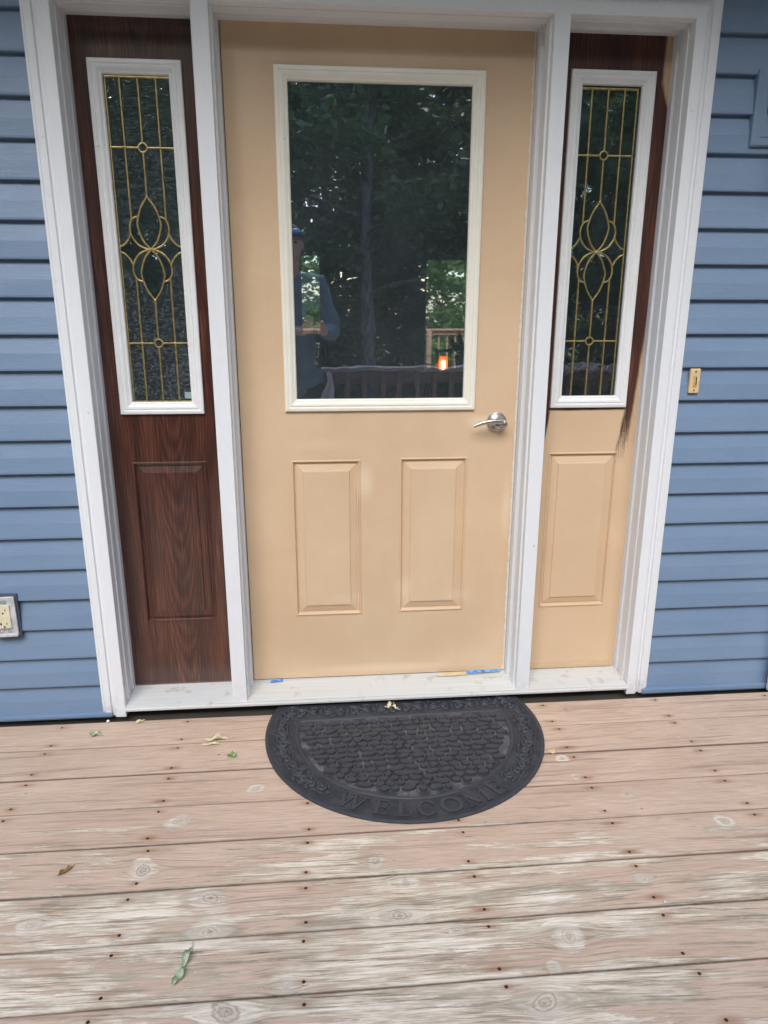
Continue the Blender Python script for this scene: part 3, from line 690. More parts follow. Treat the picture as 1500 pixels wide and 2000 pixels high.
def build_deck():
    V = []; F = []; MI = []; AT = {k: [] for k in ('gu', 'gv', 'kd', 'bid', 'wear', 'rust', 'joint')}
    base = 0; rng = np.random.default_rng(3)
    for i in range(-1, 25):
        ya = -.29337-.1487*i; yb = ya-.1487
        near = yb > -1.6
        xs = np.concatenate([np.arange(-4.5, -1.5, .05), np.arange(-1.5, 1.75, .009 if near else .05), np.arange(1.75, 5.0, .05)])
        gap = .0011+rng.uniform(0, .0013)
        nv = 30 if near else 10
        vv = np.linspace(0, 1, nv)
        ys = (ya-gap)+(yb-ya+2*gap)*vv
        h = (i*7919 % 97)/97.0
        zo = rng.uniform(-.0012, .0012); cup = rng.uniform(-.001, .0006)
        # cross-section: side wall, rounded edge, top
        rowy = np.concatenate([[ya-gap, ya-gap, ya-gap-.0008], ys[1:-1]-0, [yb+gap+.0008, yb+gap, yb+gap]])
        rowz = np.concatenate([[-.03, -.0035, -.0010], np.zeros(nv-2), [-.0010, -.0035, -.03]])
        t = (rowy-ya)/(yb-ya); rowz = rowz+zo+cup*(1-4*(t-.5)**2)*(rowz > -.002)
        X, Yy = np.meshgrid(xs, rowy, indexing='ij'); Z = np.broadcast_to(rowz, X.shape)+DZ
        wob = .0009*np.sin(X*2.3+i*1.7)+.0006*np.sin(X*7.1+i)
        gv = Yy.copy(); kd = np.full(X.shape, 9.0)
        kk = KN[(KN[:, 1] < ya+.012) & (KN[:, 1] > yb-.012)]
        # slow drift of the grain
        gv = gv+.006*np.sin(X*1.3+i*2.1)+.004*np.sin(X*3.7+i*.7)
        cath = rng.uniform(0, 1) < .45; xc = rng.uniform(-1, 1.2)
        if cath: gv = gv+np.sign(Yy-(ya+yb)/2)*0+.028*(X-xc)*rng.choice([-1, 1])
        for (kx, ky, kr, kt) in kk:
            dx, dy = X-kx, Yy-ky
            kr = kr*.8; e = np.exp(-(dx/(kr*2.6))**2)*np.exp(-np.abs(dy)/(kr*1.8)); gv = gv-np.sign(dy)*kr*1.05*e; ang_ = .5*np.sin(kx*37+ky*51); dx, dy = dx*np.cos(ang_)+dy*np.sin(ang_), dy*np.cos(ang_)-dx*np.sin(ang_)
            d = np.sqrt((dx/(kr*(1.1+.5*np.sin(kx*91))))**2+(dy/kr)**2)*(1+.05*np.sin(3*np.arctan2(dy, dx)+kx*40))
            kd = np.minimum(kd, d if kt else np.maximum(d*1.0, .0)+.0)
        rust = np.zeros(X.shape)
        jn = np.zeros(len(rowy)); jn[:3] = (1, .9, .35); jn[-3:] = (.35, .9, 1); joint = np.broadcast_to(jn, X.shape)
        nails = []
        for nx in NAILX:
            for ny in (ya-.0235, yb+.0235):
                jx, jy = nx+rng.uniform(-.006, .006), ny+rng.uniform(-.003, .003); nails.append((jx, jy))
                ln_ = rng.uniform(.012, .030); sk = rng.uniform(-.008, .008)
                if near: rust = np.maximum(rust, np.exp(-(((X-jx-sk)/ln_)**2)-((Yy-jy)/.0085)**2)*rng.uniform(.45, 1.0))
        gu = X+h*13.7
        wear = np.clip((-.50-Yy)/.5, 0, 1)*.79+np.clip((-.16-Yy)/.3, 0, 1)*.08+.10*(h-.5)
        wear = wear - .38*np.exp(-((X-1.05)/.55)**2)*(Yy > -.75)*(Yy < -.25) + .12*np.exp(-((X+.1)/.5)**2)*(Yy < -.8)
        n = X.size; nr = len(rowy); nx_ = len(xs)
        V.append(np.stack([X, Yy+wob, Z], -1).reshape(-1, 3))
        a = (np.arange(nx_-1)[:, None]*nr+np.arange(nr-1)[None, :]).reshape(-1)
        F.append(np.stack([a, a+1, a+nr+1, a+nr], -1)+base); MI.append(np.zeros(len(a), int)); base += n
        for k, arr in (('gu', gu), ('gv', gv+h*5), ('kd', kd), ('bid', np.full(X.shape, h)), ('wear', wear), ('rust', rust), ('joint', joint)): AT[k].append(arr.reshape(-1))
        for (jx, jy) in nails:          # nail heads
            if not near and abs(jx) > 3: continue
            ang = np.arange(8)*np.pi/4; zz = DZ+zo+cup*.4
            r = .0042
            ring = np.stack([jx+r*np.cos(ang), jy+r*np.sin(ang), np.full(8, zz+.0004)], -1); ring2 = np.stack([jx+r*.6*np.cos(ang), jy+r*.6*np.sin(ang), np.full(8, zz+.0007)], -1)
            V.append(np.concatenate([ring, ring2])); q = []
            for k in range(8): q.append([k, (k+1) % 8, 8+(k+1) % 8, 8+k])
            q += [[8, 9, 10, 11], [8, 11, 12, 15], [12, 13, 14, 15]]
            F.append(np.array(q)+base); MI.append(np.ones(len(q), int)); base += 16
            for k in AT: AT[k].append(np.zeros(16))
    V = np.concatenate(V); F = np.concatenate(F); MI = np.concatenate(MI)
    me = bpy.data.meshes.new('deck_floor'); me.vertices.add(len(V)); me.vertices.foreach_set('co', V.astype(np.float32).ravel())
    me.loops.add(F.size); me.loops.foreach_set('vertex_index', F.astype(np.int32).ravel())
    me.polygons.add(len(F)); me.polygons.foreach_set('loop_start', (np.arange(len(F))*4).astype(np.int32))
    me.materials.append(MDECK); me.materials.append(MNAIL)
    me.polygons.foreach_set('material_index', MI.astype(np.int32)); me.update(calc_edges=True); me.validate()
    for k, v in AT.items():
        at = me.attributes.new(k, 'FLOAT', 'POINT'); at.data.foreach_set('value', np.concatenate(v).astype(np.float32))
    o = bpy.data.objects.new('deck_floor', me); COL.objects.link(o); return o
tag(build_deck(), kind='structure')
mb = MB()
for nx in NAILX: mb.box(nx-.019, nx+.019, -3.95, -.14, DZ-.25, DZ-.0335)
tag(mb.build('deck_joists', simple('dark_joist', (.08, .06, .045), .8)), kind='structure')

# ------------------------------------------------------------------ door mat
MC = Vector((.054, -.272)); MR = .449; MZ = DZ+.0002; YT = -.098
mat_ = tag(empty('doormat', (MC.x, MC.y, MZ)), 'black half-round rubber doormat with raised pebbles, scrolls and the word WELCOME', 'doormat')
def arcpts(r, ytop, n=72):
    a0 = math.asin(min(1, (ytop-MC.y)/r)); return [(r*math.cos(a0-(math.pi+2*a0)*k/n), r*math.sin(a0-(math.pi+2*a0)*k/n)) for k in range(n+1)]
def dsec(r, ytop, z0, z1, zin, rin, yin, mb, mi=0):
    o_ = arcpts(r, ytop); i_ = arcpts(rin, yin); n = len(o_)
    vs = [(x, y, z0) for x, y in o_]+[(x, y, z1) for x, y in o_]+[(x, y, zin) for x, y in i_]
    fs = [(k, (k+1) % n, n+(k+1) % n, n+k) for k in range(n)]+[(n+k, n+(k+1) % n, 2*n+(k+1) % n, 2*n+k) for k in range(n)]
    mb.add(vs, fs, mi); return [2*n+k for k in range(n)]
mb = MB()
dsec(MR, YT, 0, .0045, .0060, MR-.003, YT-.003, mb)
dsec(MR-.003, YT-.003, .006, .006, .0060, MR-.008, YT-.008, mb)
dsec(MR-.008, YT-.008, .006, .006, .0042, MR-.011, YT-.011, mb)
dsec(MR-.011, YT-.011, .0042, .0042, .0042, .354, -.190, mb, 2)     # border field
dsec(.354, -.190, .0042, .0042, .0066, .351, -.193, mb)
dsec(.351, -.193, .0066, .0066, .0066, .345, -.199, mb)
dsec(.345, -.199, .0066, .0066, .0034, .341, -.203, mb)
last = arcpts(.341, -.203); mb.add([(x, y, .0034) for x, y in last], [tuple(range(len(last)))], 1)
mb.build('rubber_base', [MRUB, MRUBG, MRUBF], mat_, recalc=False)
# pebbles
def pebbles():
    rnd = random.Random(11); mb = MB(); pts = []
    y = -.203-MC.y-.014
    while y > -.338:
        rowh = rnd.uniform(.024, .030); x = -.36+rnd.uniform(0, .04)
        while x < .36:
            wd = rnd.choice([rnd.uniform(.024, .032), rnd.uniform(.030, .042), rnd.uniform(.040, .056)])
            cx_, cy_ = x+wd/2, y-rowh/2+rnd.uniform(-.0018, .0018)+.0035*math.sin(x*16+y*30)
            a, b = wd/2*.94-.0012, rowh/2*rnd.uniform(.80, .92)-.0010
            rr = math.hypot(cx_, cy_)
            if rr+max(a*.85, b) < .341 and cy_+b < -.203-MC.y-.001:
                pts.append((cx_, cy_, a, b, rnd.uniform(-.22, .22)))
            elif rr+b < .340 and cy_+b < -.203-MC.y-.001:
                a2 = max(b, (.341-rr)/.85); pts.append((cx_, cy_, min(a, a2), b, math.atan2(-cx_, cy_)*.5 if False else 0))
            x += wd+.0006
        y -= rowh*.97
    for (cx_, cy_, a, b, th) in pts:
        n = 14; p1 = rnd.uniform(0, 6); p2 = rnd.uniform(0, 6); vs = []
        for (s, z) in ((1, .0030), (.985, .0092), (.92, .0112), (.55, .0116)):
            for k in range(n):
                t = 2*math.pi*k/n; q = 1+.04*math.cos(2*t+p1)+.045*math.cos(3*t+p2)
                ct, st_ = math.cos(t), math.sin(t); e = .86
                X = a*s*q*math.copysign(abs(ct)**e, ct); Y = b*s*q*math.copysign(abs(st_)**e, st_)
                vs.append((cx_+X*math.cos(th)-Y*math.sin(th), cy_+X*math.sin(th)+Y*math.cos(th), z))
        fs = [(i*n+k, i*n+(k+1) % n, (i+1)*n+(k+1) % n, (i+1)*n+k) for i in range(3) for k in range(n)]+[tuple(3*n+k for k in range(n))]
        mb.add(vs, fs)
    return mb
pebbles().build('pebble_pattern', MRUB, mat_, smooth='angle')
def scrolls():
    mb = MB(); rnd = random.Random(4)
    def ridge(pts, r0, z=.0052):
        r0 *= 1.25
        n = len(pts); rs = [r0*(.45+.75*math.sin(math.pi*min(1, (i+1.2)/(n*1.1)))) for i in range(n)]
        mb.tube([(p[0], p[1], z) for p in pts], rs, 8, flat=.9)
    def spiral(cx_, cy_, R, a0, turns, dirn, r0=.0048):
        n = 26; ridge([(cx_+R*(1-.82*i/n)*math.cos(a0+dirn*2*math.pi*turns*i/n), cy_+R*(1-.82*i/n)*math.sin(a0+dirn*2*math.pi*turns*i/n)) for i in range(n)], r0)
    def leaf(cx_, cy_, ang, L):
        for j in (-.7, 0, .7):
            a = ang+j; q = [(cx_+L*s*math.cos(a+.3*s*j), cy_+L*s*math.sin(a+.3*s*j)) for s in (0, .4, .75, 1)]
            mb.tube([(p[0], p[1], .0046) for p in q], [.0032, .0042, .0032, .0012], 8)
    def motif(px, py, ang, s, fl):
        # two opposed C scrolls with leaves, laid along direction ang
        ca, sa = math.cos(ang), math.sin(ang)
        T = lambda x, y: (px+(x*ca-y*fl*sa)*s, py+(x*sa+y*fl*ca)*s)
        c1 = T(-.016, .005); c2 = T(.017, -.006)
        spiral(*c1, .016*s, ang+(1.5 if fl > 0 else -1.5), 1.35, fl); spiral(*c2, .014*s, ang-(1.6 if fl > 0 else -1.6), 1.3, fl)
        ridge([T(-.036, -.016), T(-.02, -.018), T(-.003, -.012), T(.008, .004), T(.022, .016), T(.038, .013)], .0042)
        ridge([T(-.034, .018), T(-.027, .024), T(-.012, .026)], .0034); ridge([T(.010, -.024), T(.026, -.026), T(.037, -.017)], .0034)
        leaf(*T(-.036, .004), ang+2.6, .016*s); leaf(*T(.038, .0), ang-.5, .016*s); leaf(*T(.003, .019), ang+1.4, .012*s); leaf(*T(-.004, -.022), ang-1.6, .012*s)
    # along the sides of the arc (text sits in the middle)
    rm = .396
    for k, d in enumerate((22, 11, 0, -11, -22, -33, -43)):
        for side in (1, -1):
            a = rad(d) if side > 0 else math.pi-rad(d)
            if side < 0 and d < -40: pass
            motif(rm*math.cos(a), rm*math.sin(a), a-math.pi/2 if side > 0 else a+math.pi/2, .98, 1 if (k % 2) ^ (side > 0) else -1)
    # along the straight top edge
    yy = (-.107-.190)/2-MC.y
    for k in range(8):
        x = -.315+.09*k; motif(x, yy, 0, 1.05, 1 if k % 2 else -1)
    return mb
scrolls().build('scroll_pattern', MRUB, mat_, smooth=True)
def letters():
    mb = MB(); H2 = .027
    def glyph(ch):
        th, tn = .0105, .0048
        if ch == 'W': return [([(-.036, 1), (-.018, -1)], th), ([(-.018, -1), (0, 1)], tn), ([(0, 1), (.018, -1)], th), ([(.018, -1), (.036, 1)], tn), ([(-.044, 1), (-.028, 1)], .004), ([(.028, 1), (.044, 1)], .004), ([(-.008, 1), (.008, 1)], .004)]
        if ch == 'E': return [([(-.012, 1), (-.012, -1)], th), ([(-.018, 1), (.017, 1)], tn), ([(-.012, 0), (.010, 0)], tn), ([(-.018, -1), (.018, -1)], tn), ([(.017, 1), (.017, .6)], .004), ([(.018, -1), (.018, -.55)], .004), ([(.010, .2), (.010, -.2)], .004)]
        if ch == 'L': return [([(-.010, 1), (-.010, -1)], th), ([(-.018, 1), (-.002, 1)], tn), ([(-.018, -1), (.018, -1)], tn), ([(.018, -1), (.018, -.5)], .004)]
        if ch == 'C': return [([(.024*math.cos(a), math.sin(a)*1.02) for a in [rad(42+i*11.5) for i in range(25)]], .0075), ([(.019, .95), (.019, .45)], .004)]
        if ch == 'O': return [([(.028*math.cos(a), math.sin(a)*1.02) for a in [rad(i*15) for i in range(25)]], .0078)]
        if ch == 'M': return [([(-.030, 1), (-.030, -1)], tn), ([(-.030, 1), (0, -.8)], th), ([(0, -.8), (.030, 1)], tn), ([(.030, 1), (.030, -1)], th), ([(-.038, -1), (-.022, -1)], .004), ([(.022, -1), (.038, -1)], .004), ([(-.038, 1), (-.028, 1)], .004), ([(.028, 1), (.038, 1)], .004)]
    def ribbon(mb, pts, w, z0, f):
        P = [Vector((*p, 0)) for p in pts]; n = len(P); vs = []
        for i, p in enumerate(P):
            d = (P[min(i+1, n-1)]-P[max(i-1, 0)]).normalized()
            if (P[0]-P[-1]).length < 1e-4 and i in (0, n-1): d = (P[1]-P[-2]).normalized()
            q = Vector((-d.y, d.x, 0)); ww = w/2*(.55+.65*abs(d.y))
            for z in z0: vs += [f(p.x+q.x*ww, p.y+q.y*ww, z), f(p.x-q.x*ww, p.y-q.y*ww, z)]
        mb.add(vs, [tt for i in range(n-1) for tt in ((4*i+2, 4*i+3, 4*i+7, 4*i+6), (4*i, 4*i+2, 4*i+6, 4*i+4), (4*i+1, 4*i+5, 4*i+7, 4*i+3))])
    for ch, deg in zip('WELCOME', (-29, -16.5, -7.6, 1.6, 11.6, 22.8, 33.8)):
        mb = MB()
        a = rad(-90+deg); cx_, cy_ = .397*math.cos(a), .397*math.sin(a); rot = rad(deg)
        for q, (pts, wd) in enumerate(glyph(ch)):
            pts = [(x*.95, y*H2) for x, y in pts]
            (ribbon if len(pts) > 4 else stroke)(mb, pts, wd*(1.35 if len(pts) > 4 else 1), (.0035, .0080+.00025*q), lambda x, y, z: (cx_+x*math.cos(rot)-y*math.sin(rot), cy_+x*math.sin(rot)+y*math.cos(rot), z))
        mb.build('letter', MRUB, mat_)
letters()
mat_.rotation_euler = (0, 0, rad(1.0))

# ------------------------------------------------------------------ fallen leaves and bits
def curled_leaf(loc, L, W, rz, mat, label, curl=.6, fold=.5, lift=.01, seed=0, lobes=2, cat='leaf', tw=0):
    rnd = random.Random(seed); nu, nv = 22, 9; mb = MB(); vs = []
    for i in range(nu):
        u = i/(nu-1); wd = W*(math.sin(math.pi*min(1, u*1.02+.02))**.6)*(1+.30*math.sin(u*math.pi*2*lobes+seed))+.0006
        for j in range(nv):
            v = (j/(nv-1)-.5)*2
            ang = fold*v*2.2+tw*(u-.5); rr = wd/max(.3, abs(fold)*2.2)
            x = (u-.5)*L+.002*math.sin(v*5+seed); y = rr*math.sin(ang); z = rr*(1-math.cos(ang))
            z += lift*math.sin(u*math.pi*1.5+seed)**2+.0012*math.sin(u*19+v*7+seed)
            x2 = x*math.cos(curl*(u-.5)); vs.append((x2, y+.35*L*curl*(u-.5)**2, z))
    zmin = min(v[2] for v in vs); vs = [(x, y, z-zmin+.0003) for x, y, z in vs]
    fs = [(i*nv+j, i*nv+j+1, (i+1)*nv+j+1, (i+1)*nv+j) for i in range(nu-1) for j in range(nv-1)]
    mb.add(vs, fs); mb.tube([(L*.46, .0, .002), (L*.62, .002, .003), (L*.74, .005, .001)], [.0011, .0009, .0007], 6)
    o = mb.build('fallen_leaf', mat, smooth=True, loc=loc); o.rotation_euler = (0, 0, rz)
    s_ = o.modifiers.new('thickness', 'SOLIDIFY'); s_.thickness = .0004
    return tag(o, label, cat)
def leafcol(n, a, b): 
    t = NT(n); c = t.coord(); f = t.remap(t.noise(c, 90, 4), .35, .65); t.bump(t.noise(c, 260, 3), .5, .0006); return t.fin(t.mix(f, a, b), .65)
LM1 = leafcol('pale_dry_leaf', (.62, .52, .34), (.80, .71, .50)); LM2 = leafcol('fresh_green_leaf', (.08, .19, .04), (.40, .48, .22))
LM3 = leafcol('pale_green_leaf', (.30, .36, .20), (.52, .56, .38)); LM4 = leafcol('brown_leaf', (.20, .11, .04), (.36, .22, .09)); LM5 = leafcol('mint_green_leaf', (.36, .44, .27), (.55, .60, .42))
curled_leaf((-.548, -.288, DZ), .075, .017, .12, LM1, 'pale tan dried leaf curled in two folds on the deck', .5, 1.0, .008, 2)
curled_leaf((-.560, -.312, DZ), .060, .010, .10, LM1, 'narrow dry leaf roll lying just in front of the two-fold tan leaf', .3, 1.1, .004, 5)
curled_leaf((-.489, -.381, DZ), .030, .012, -.5, LM2, 'tiny bright green ragged leaf scrap on the deck', .9, .5, .009, 3, 3)
curled_leaf((-.943, -.222, DZ), .038, .014, -.35, LM3, 'small pale green leaf near the left siding base', .4, .3, .006, 1)
curled_leaf((-.815, -.158, DZ), .024, .008, .5, LM1, 'tiny beige leaf scrap by the foot of the left casing', .6, .4, .004, 6)
curled_leaf((-.838, -.815, DZ), .036, .0085, .8, LM4, 'small brown dead leaf on the peeling deck boards', .3, .6, .003, 4)
curled_leaf((-.500, -1.090, DZ), .060, .0115, 1.35, LM5, 'upper curl of the mint green wilted leaf pair on the front boards', .4, .9, .010, 2, 2, tw=1.5)
curled_leaf((-.508, -1.132, DZ), .040, .012, 1.2, LM5, 'lower yellowish curl of the wilted leaf pair on the front boards', .7, .8, .008, 7, 2, tw=-1.2)
curled_leaf((.018, -.150, DZ+.009), .050, .010, .9, LM1, 'forked yellowish dry leaf lying on the doormat border', .9, .9, .010, 8)
curled_leaf((.032, -.162, DZ+.009), .030, .008, -.6, LM1, 'short dry leaf tip beside the forked leaf on the doormat', .5, .8, .008, 9)
MCHIP = simple('tan_paint_chip', (.72, .52, .30), .5, var=.1)
mb = MB(); mb.add([(-.011, .010, .001), (.010, .012, .002), (.009, -.006, .0015), (-.003, -.010, .001), (-.011, .010, .0018), (.010, .012, .0028), (.009, -.006, .0023), (-.003, -.010, .0018)], [(0,3,2,1), (4,5,6,7), (0,1,5,4), (1,2,6,5), (2,3,7,6), (3,0,4,7)])
tag(mb.build('paint_chip', MCHIP, loc=(.497, -.438, DZ)), 'tan paint chip on the deck right of the doormat', 'paint chip')
def blob(loc, r, name, label, cat):
    mb = MB(); rnd = random.Random(int(r*1e5)); vs = []; n = 10
    for i in range(6):
        a = math.pi*i/5
        for k in range(n): q = 1+rnd.uniform(-.12, .12); vs.append((r*q*math.sin(a)*math.cos(2*math.pi*k/n), r*q*math.sin(a)*math.sin(2*math.pi*k/n), r*(.8+.8*-math.cos(a))))
    mb.add(vs, [(i*n+k, i*n+(k+1) % n, (i+1)*n+(k+1) % n, (i+1)*n+k) for i in range(5) for k in range(n)])
    return tag(mb.build(name, MW, loc=loc, smooth=True), label, cat)
blob((-.921, -.150, DZ), .0055, 'caulk_bead', 'white caulk bead on the deck at the foot of the left casing', 'caulk')
blob((.573, -1.030, DZ), .0034, 'foam_pellet', 'tiny white round pellet on the seam of the front boards', 'pellet')
# downspout foot by the right siding
mb = MB(); mb.box(1.385, 1.46, -.20, -.13, DZ+.0003, DZ+.10); mb.box(1.388, 1.457, -.197, -.133, DZ+.1, 2.58)
tag(mb.build('downspout', MW, bevel=.006), 'white downspout standing at the right end of the blue siding', 'downspout')

# ------------------------------------------------------------------ yard, railing, forest (seen mirrored in the glass)
mb = MB(); N = 40; vs = []
for j in range(N+1):
    for i in range(N+1):
        x = -150+300*i/N; y = -150+300*j/N; vs.append((x, y, -.75+.0*x))
mb.add(vs, [(j*(N+1)+i, j*(N+1)+i+1, (j+1)*(N+1)+i+1, (j+1)*(N+1)+i) for j in range(N) for i in range(N)])
tag(mb.build('ground', MGRASS), kind='structure')

def railing(loc, x0, x1, zt, pitch, cap, wood, label, base, bw=.0175, post=True):
    r = tag(empty('deck_railing', loc), label, 'railing', None)
    mb = MB(); n = int((x1-x0)/.1); vs = []; rn = random.Random(3); prof = [(-.07, 0), (.07, 0), (.07, .030), (.064, .036), (-.064, .036), (-.07, .030)]
    for i in range(n+1):
        x = x0+(x1-x0)*i/n; dz = .003*math.sin(i*.7)+rn.uniform(-.002, .002)
        vs += [(x, y, zt-.036+z+dz) for (y, z) in prof]
    mb.add(vs, [(i*6+k, i*6+(k+1) % 6, (i+1)*6+(k+1) % 6, (i+1)*6+k) for i in range(n) for k in range(6)]+[(0,1,2,3,4,5), tuple(n*6+k for k in range(6))[::-1]])
    mb.build('rail_cap', cap, r, recalc=True)
    mb = MB(); mb.box(x0, x1, .0, .037, zt-.125, zt-.041); mb.build('upper_rail', wood, r, bevel=.003)
    mb = MB(); mb.box(x0, x1, .0, .037, base+.05, base+.135); mb.build('lower_rail', wood, r, bevel=.003)
    k = 0; x = x0+.03
    b0 = None
    while x < x1 and k < 98:
        if b0 is None:
            mb = MB(); mb.box(-bw, bw, .038, .073, base+.03, zt-.045); b0 = mb.build('baluster', wood, r, bevel=.002); b0.location.x = x
        else:
            c = b0.copy(); COL.objects.link(c); c.parent = r; c.location.x = x
        x += pitch; k += 1
    if post:
        for px in (x0+.05, (x0+x1)/2-.8, (x0+x1)/2+1.4, x1-.05):
            mb = MB(); mb.box(px-.045, px+.045, -.09, -.001, base-.6, zt-.038); mb.build('post', wood, r, bevel=.003)
    return r
railing((0, -3.36, 0), -4.4, 4.9, .845, .137, MCAP, MRAIL, 'weathered brown railing along the front edge of the deck, mirrored in the glass', DZ)
railing((0, 12.0, 0), -1.5, 7.0, .945, .165, MTANR, MTANR, 'tan wooden railing of the rear deck seen through the patio door', -.15)
mb = MB(); mb.box(-1.5, 7, 7.36, 12.1, -.25, -.15); tag(mb.build('rear_deck', MTANR), kind='structure')

def leaf_cloud(mb_v, centers, radii, count, size, rng, flat=.75):
    c = centers[rng.integers(0, len(centers), count)]; rr = radii[rng.integers(0, len(radii), count)][:, None]
    d = rng.normal(size=(count, 3)); d /= np.linalg.norm(d, axis=1)[:, None]
    p = c+d*rr*(rng.random((count, 1))**.45)*np.array([1, 1, flat])
    a = rng.normal(size=(count, 3)); a /= np.linalg.norm(a, axis=1)[:, None]; a[:, 2] *= .5
    b = np.cross(a, rng.normal(size=(count, 3))); b /= np.linalg.norm(b, axis=1)[:, None]
    s = size*(.6+.8*rng.random((count, 1)))
    q = np.stack([p-a*s, p+b*s*.55, p+a*s, p-b*s*.55], 1)
    return q.reshape(-1, 3)
def mesh_quads(name, V, mat):
    V = V.astype(np.float32); n = len(V)//4; me = bpy.data.meshes.new(name); me.vertices.add(len(V)); me.vertices.foreach_set('co', V.ravel())
    me.loops.add(n*4); me.loops.foreach_set('vertex_index', np.arange(n*4, dtype=np.int32)); me.polygons.add(n)
    me.polygons.foreach_set('loop_start', (np.arange(n)*4).astype(np.int32)); me.materials.append(mat); me.update(calc_edges=True)
    return me
def make_tree(seed, H, R, trunk_r, count, leafm, label, low=.25, size=.10, lean=0, group=None):
    rng = np.random.default_rng(seed); rnd = random.Random(seed)
    t = tag(empty('forest_tree'), label, 'tree', group)
    mb = MB(); path = [Vector((lean*H*(i/9)**1.3+.05*math.sin(i+seed), .05*math.cos(i*1.3+seed), H*.92*i/9)) for i in range(10)]
    mb.tube(path, [trunk_r*(1.25 if i == 0 else 1-.085*i) for i in range(10)], 10)
    tips = []
    for k in range(26):
        u = low+(1-low)*(k/26)**.9; i = min(8, int(u*9)); f = u*9-i; p = path[i].lerp(path[i+1], f)
        a = k*2.4+rnd.uniform(-.4, .4); Lr = R*(1.05-.62*max(0, (u-low)/(1-low)))*rnd.uniform(.65, 1.1)
        q = [p, p+Vector((math.cos(a)*Lr*.5, math.sin(a)*Lr*.5, Lr*.16)), p+Vector((math.cos(a+.2)*Lr, math.sin(a+.2)*Lr, Lr*rnd.uniform(.0, .4)))]
        r = trunk_r*.32*(1-u*.5); mb.tube(q, [r, r*.6, r*.2], 6); tips += [q[1], q[2], q[1].lerp(q[2], .5)]
    mb.build('trunk', MBARK, t, smooth=True)
    tips.append(path[-1]); C_ = np.array([tuple(v) for v in tips]); Rr = np.array([.45, .6, .8, 1.0])*R*.32
    me = mesh_quads('crown', leaf_cloud(None, C_, Rr, count, size, rng), leafm); o = bpy.data.objects.new('crown', me); COL.objects.link(o); o.parent = t
    return t
FG = 'forest trees beyond the front deck railing'
def lab(i): return ['tall dark green forest tree beyond the deck railing', 'slender leafy forest tree beyond the deck railing', 'broad low-branched forest tree beyond the deck railing'][i]
protos = [make_tree(1, 11, 2.5, .17, 9000, MLEAF, lab(0), .20, group=FG), make_tree(2, 10, 2.1, .12, 8000, MLEAF, lab(1), .16, group=FG, lean=.02), make_tree(3, 9, 2.9, .15, 10000, MLEAF, lab(2), .10, group=FG)]
rp = random.Random(21); spots = []
for row, (yy, step) in enumerate(((-11.5, 3.0), (-14.5, 2.6), (-18, 2.9), (-22, 3.2))):
    x = -17+row*.9
    while x < 20: spots.append((x+rp.uniform(-.6, .6), yy+rp.uniform(-1, 1), row)); x += step
# side trees left and right of the house front
for k in range(7):
    for sx in (-1, 1): spots.append((sx*(13+rp.uniform(-1, 2)), -9+k*4.0+rp.uniform(-1, 1), 1))
first = {0: True, 1: True, 2: True}
for (x, y, row) in spots:
    if row == 0 and -1.4 < x < 4.2: continue          # a gap where the single mirrored trunk stands
    k = rp.choice([0, 1, 2]); t = protos[k] if first[k] else copy_tree(protos[k]); first[k] = False
    t.location = (x, y, -.76); t.rotation_euler = (0, 0, rp.uniform(0, 6.28)); s = rp.uniform(.85, 1.2); t.scale = (s, s, s)
main = make_tree(8, 10.5, 2.6, .14, 15000, MLEAF, 'single grey-barked tree standing nearest the deck railing', .24, .085)
main.location = (.74, -11.6, -.76)
# undergrowth
rng = np.random.default_rng(9)
C_ = np.stack([rng.uniform(-24, 26, 260), rng.uniform(-25, -13.5, 260), rng.uniform(-.6, 1.9, 260)], 1)
o = bpy.data.objects.new('undergrowth', mesh_quads('undergrowth', leaf_cloud(None, C_, np.array([.7, 1.1, 1.5]), 48000, .12, rng), MLEAF)); COL.objects.link(o); tag(o, 'low leafy undergrowth filling the forest floor', 'undergrowth', kind='stuff')
C_ = np.stack([rng.uniform(-40, 42, 700), rng.uniform(-33, -27, 700), rng.uniform(-.5, 11, 700)], 1)
o = bpy.data.objects.new('far_woodland', mesh_quads('far_woodland', leaf_cloud(None, C_, np.array([1.4, 1.9, 2.4]), 70000, .17, rng, 1), MLEAF)); COL.objects.link(o); tag(o, 'dense dark woodland behind the forest edge', 'woodland', kind='stuff')
# rear yard
BG = 'bright leafy trees beyond the rear deck'
bp = make_tree(31, 8, 2.3, .10, 9000, MLEAFB, 'bright green leafy tree beyond the rear deck railing', .05, .11, group=BG)
for k, (x, y) in enumerate(((2.6, 18), (5.6, 19.5), (-1.6, 19), (8.8, 20), (-5, 21), (1.0, 23), (4.2, 24), (-3.2, 25), (7, 25.5), (12, 22), (-9, 23))):
    t = bp if k == 0 else copy_tree(bp); t.location = (x, y, -.8); t.rotation_euler = (0, 0, k*1.3); s = .9+.07*(k % 4); t.scale = (s, s, s)

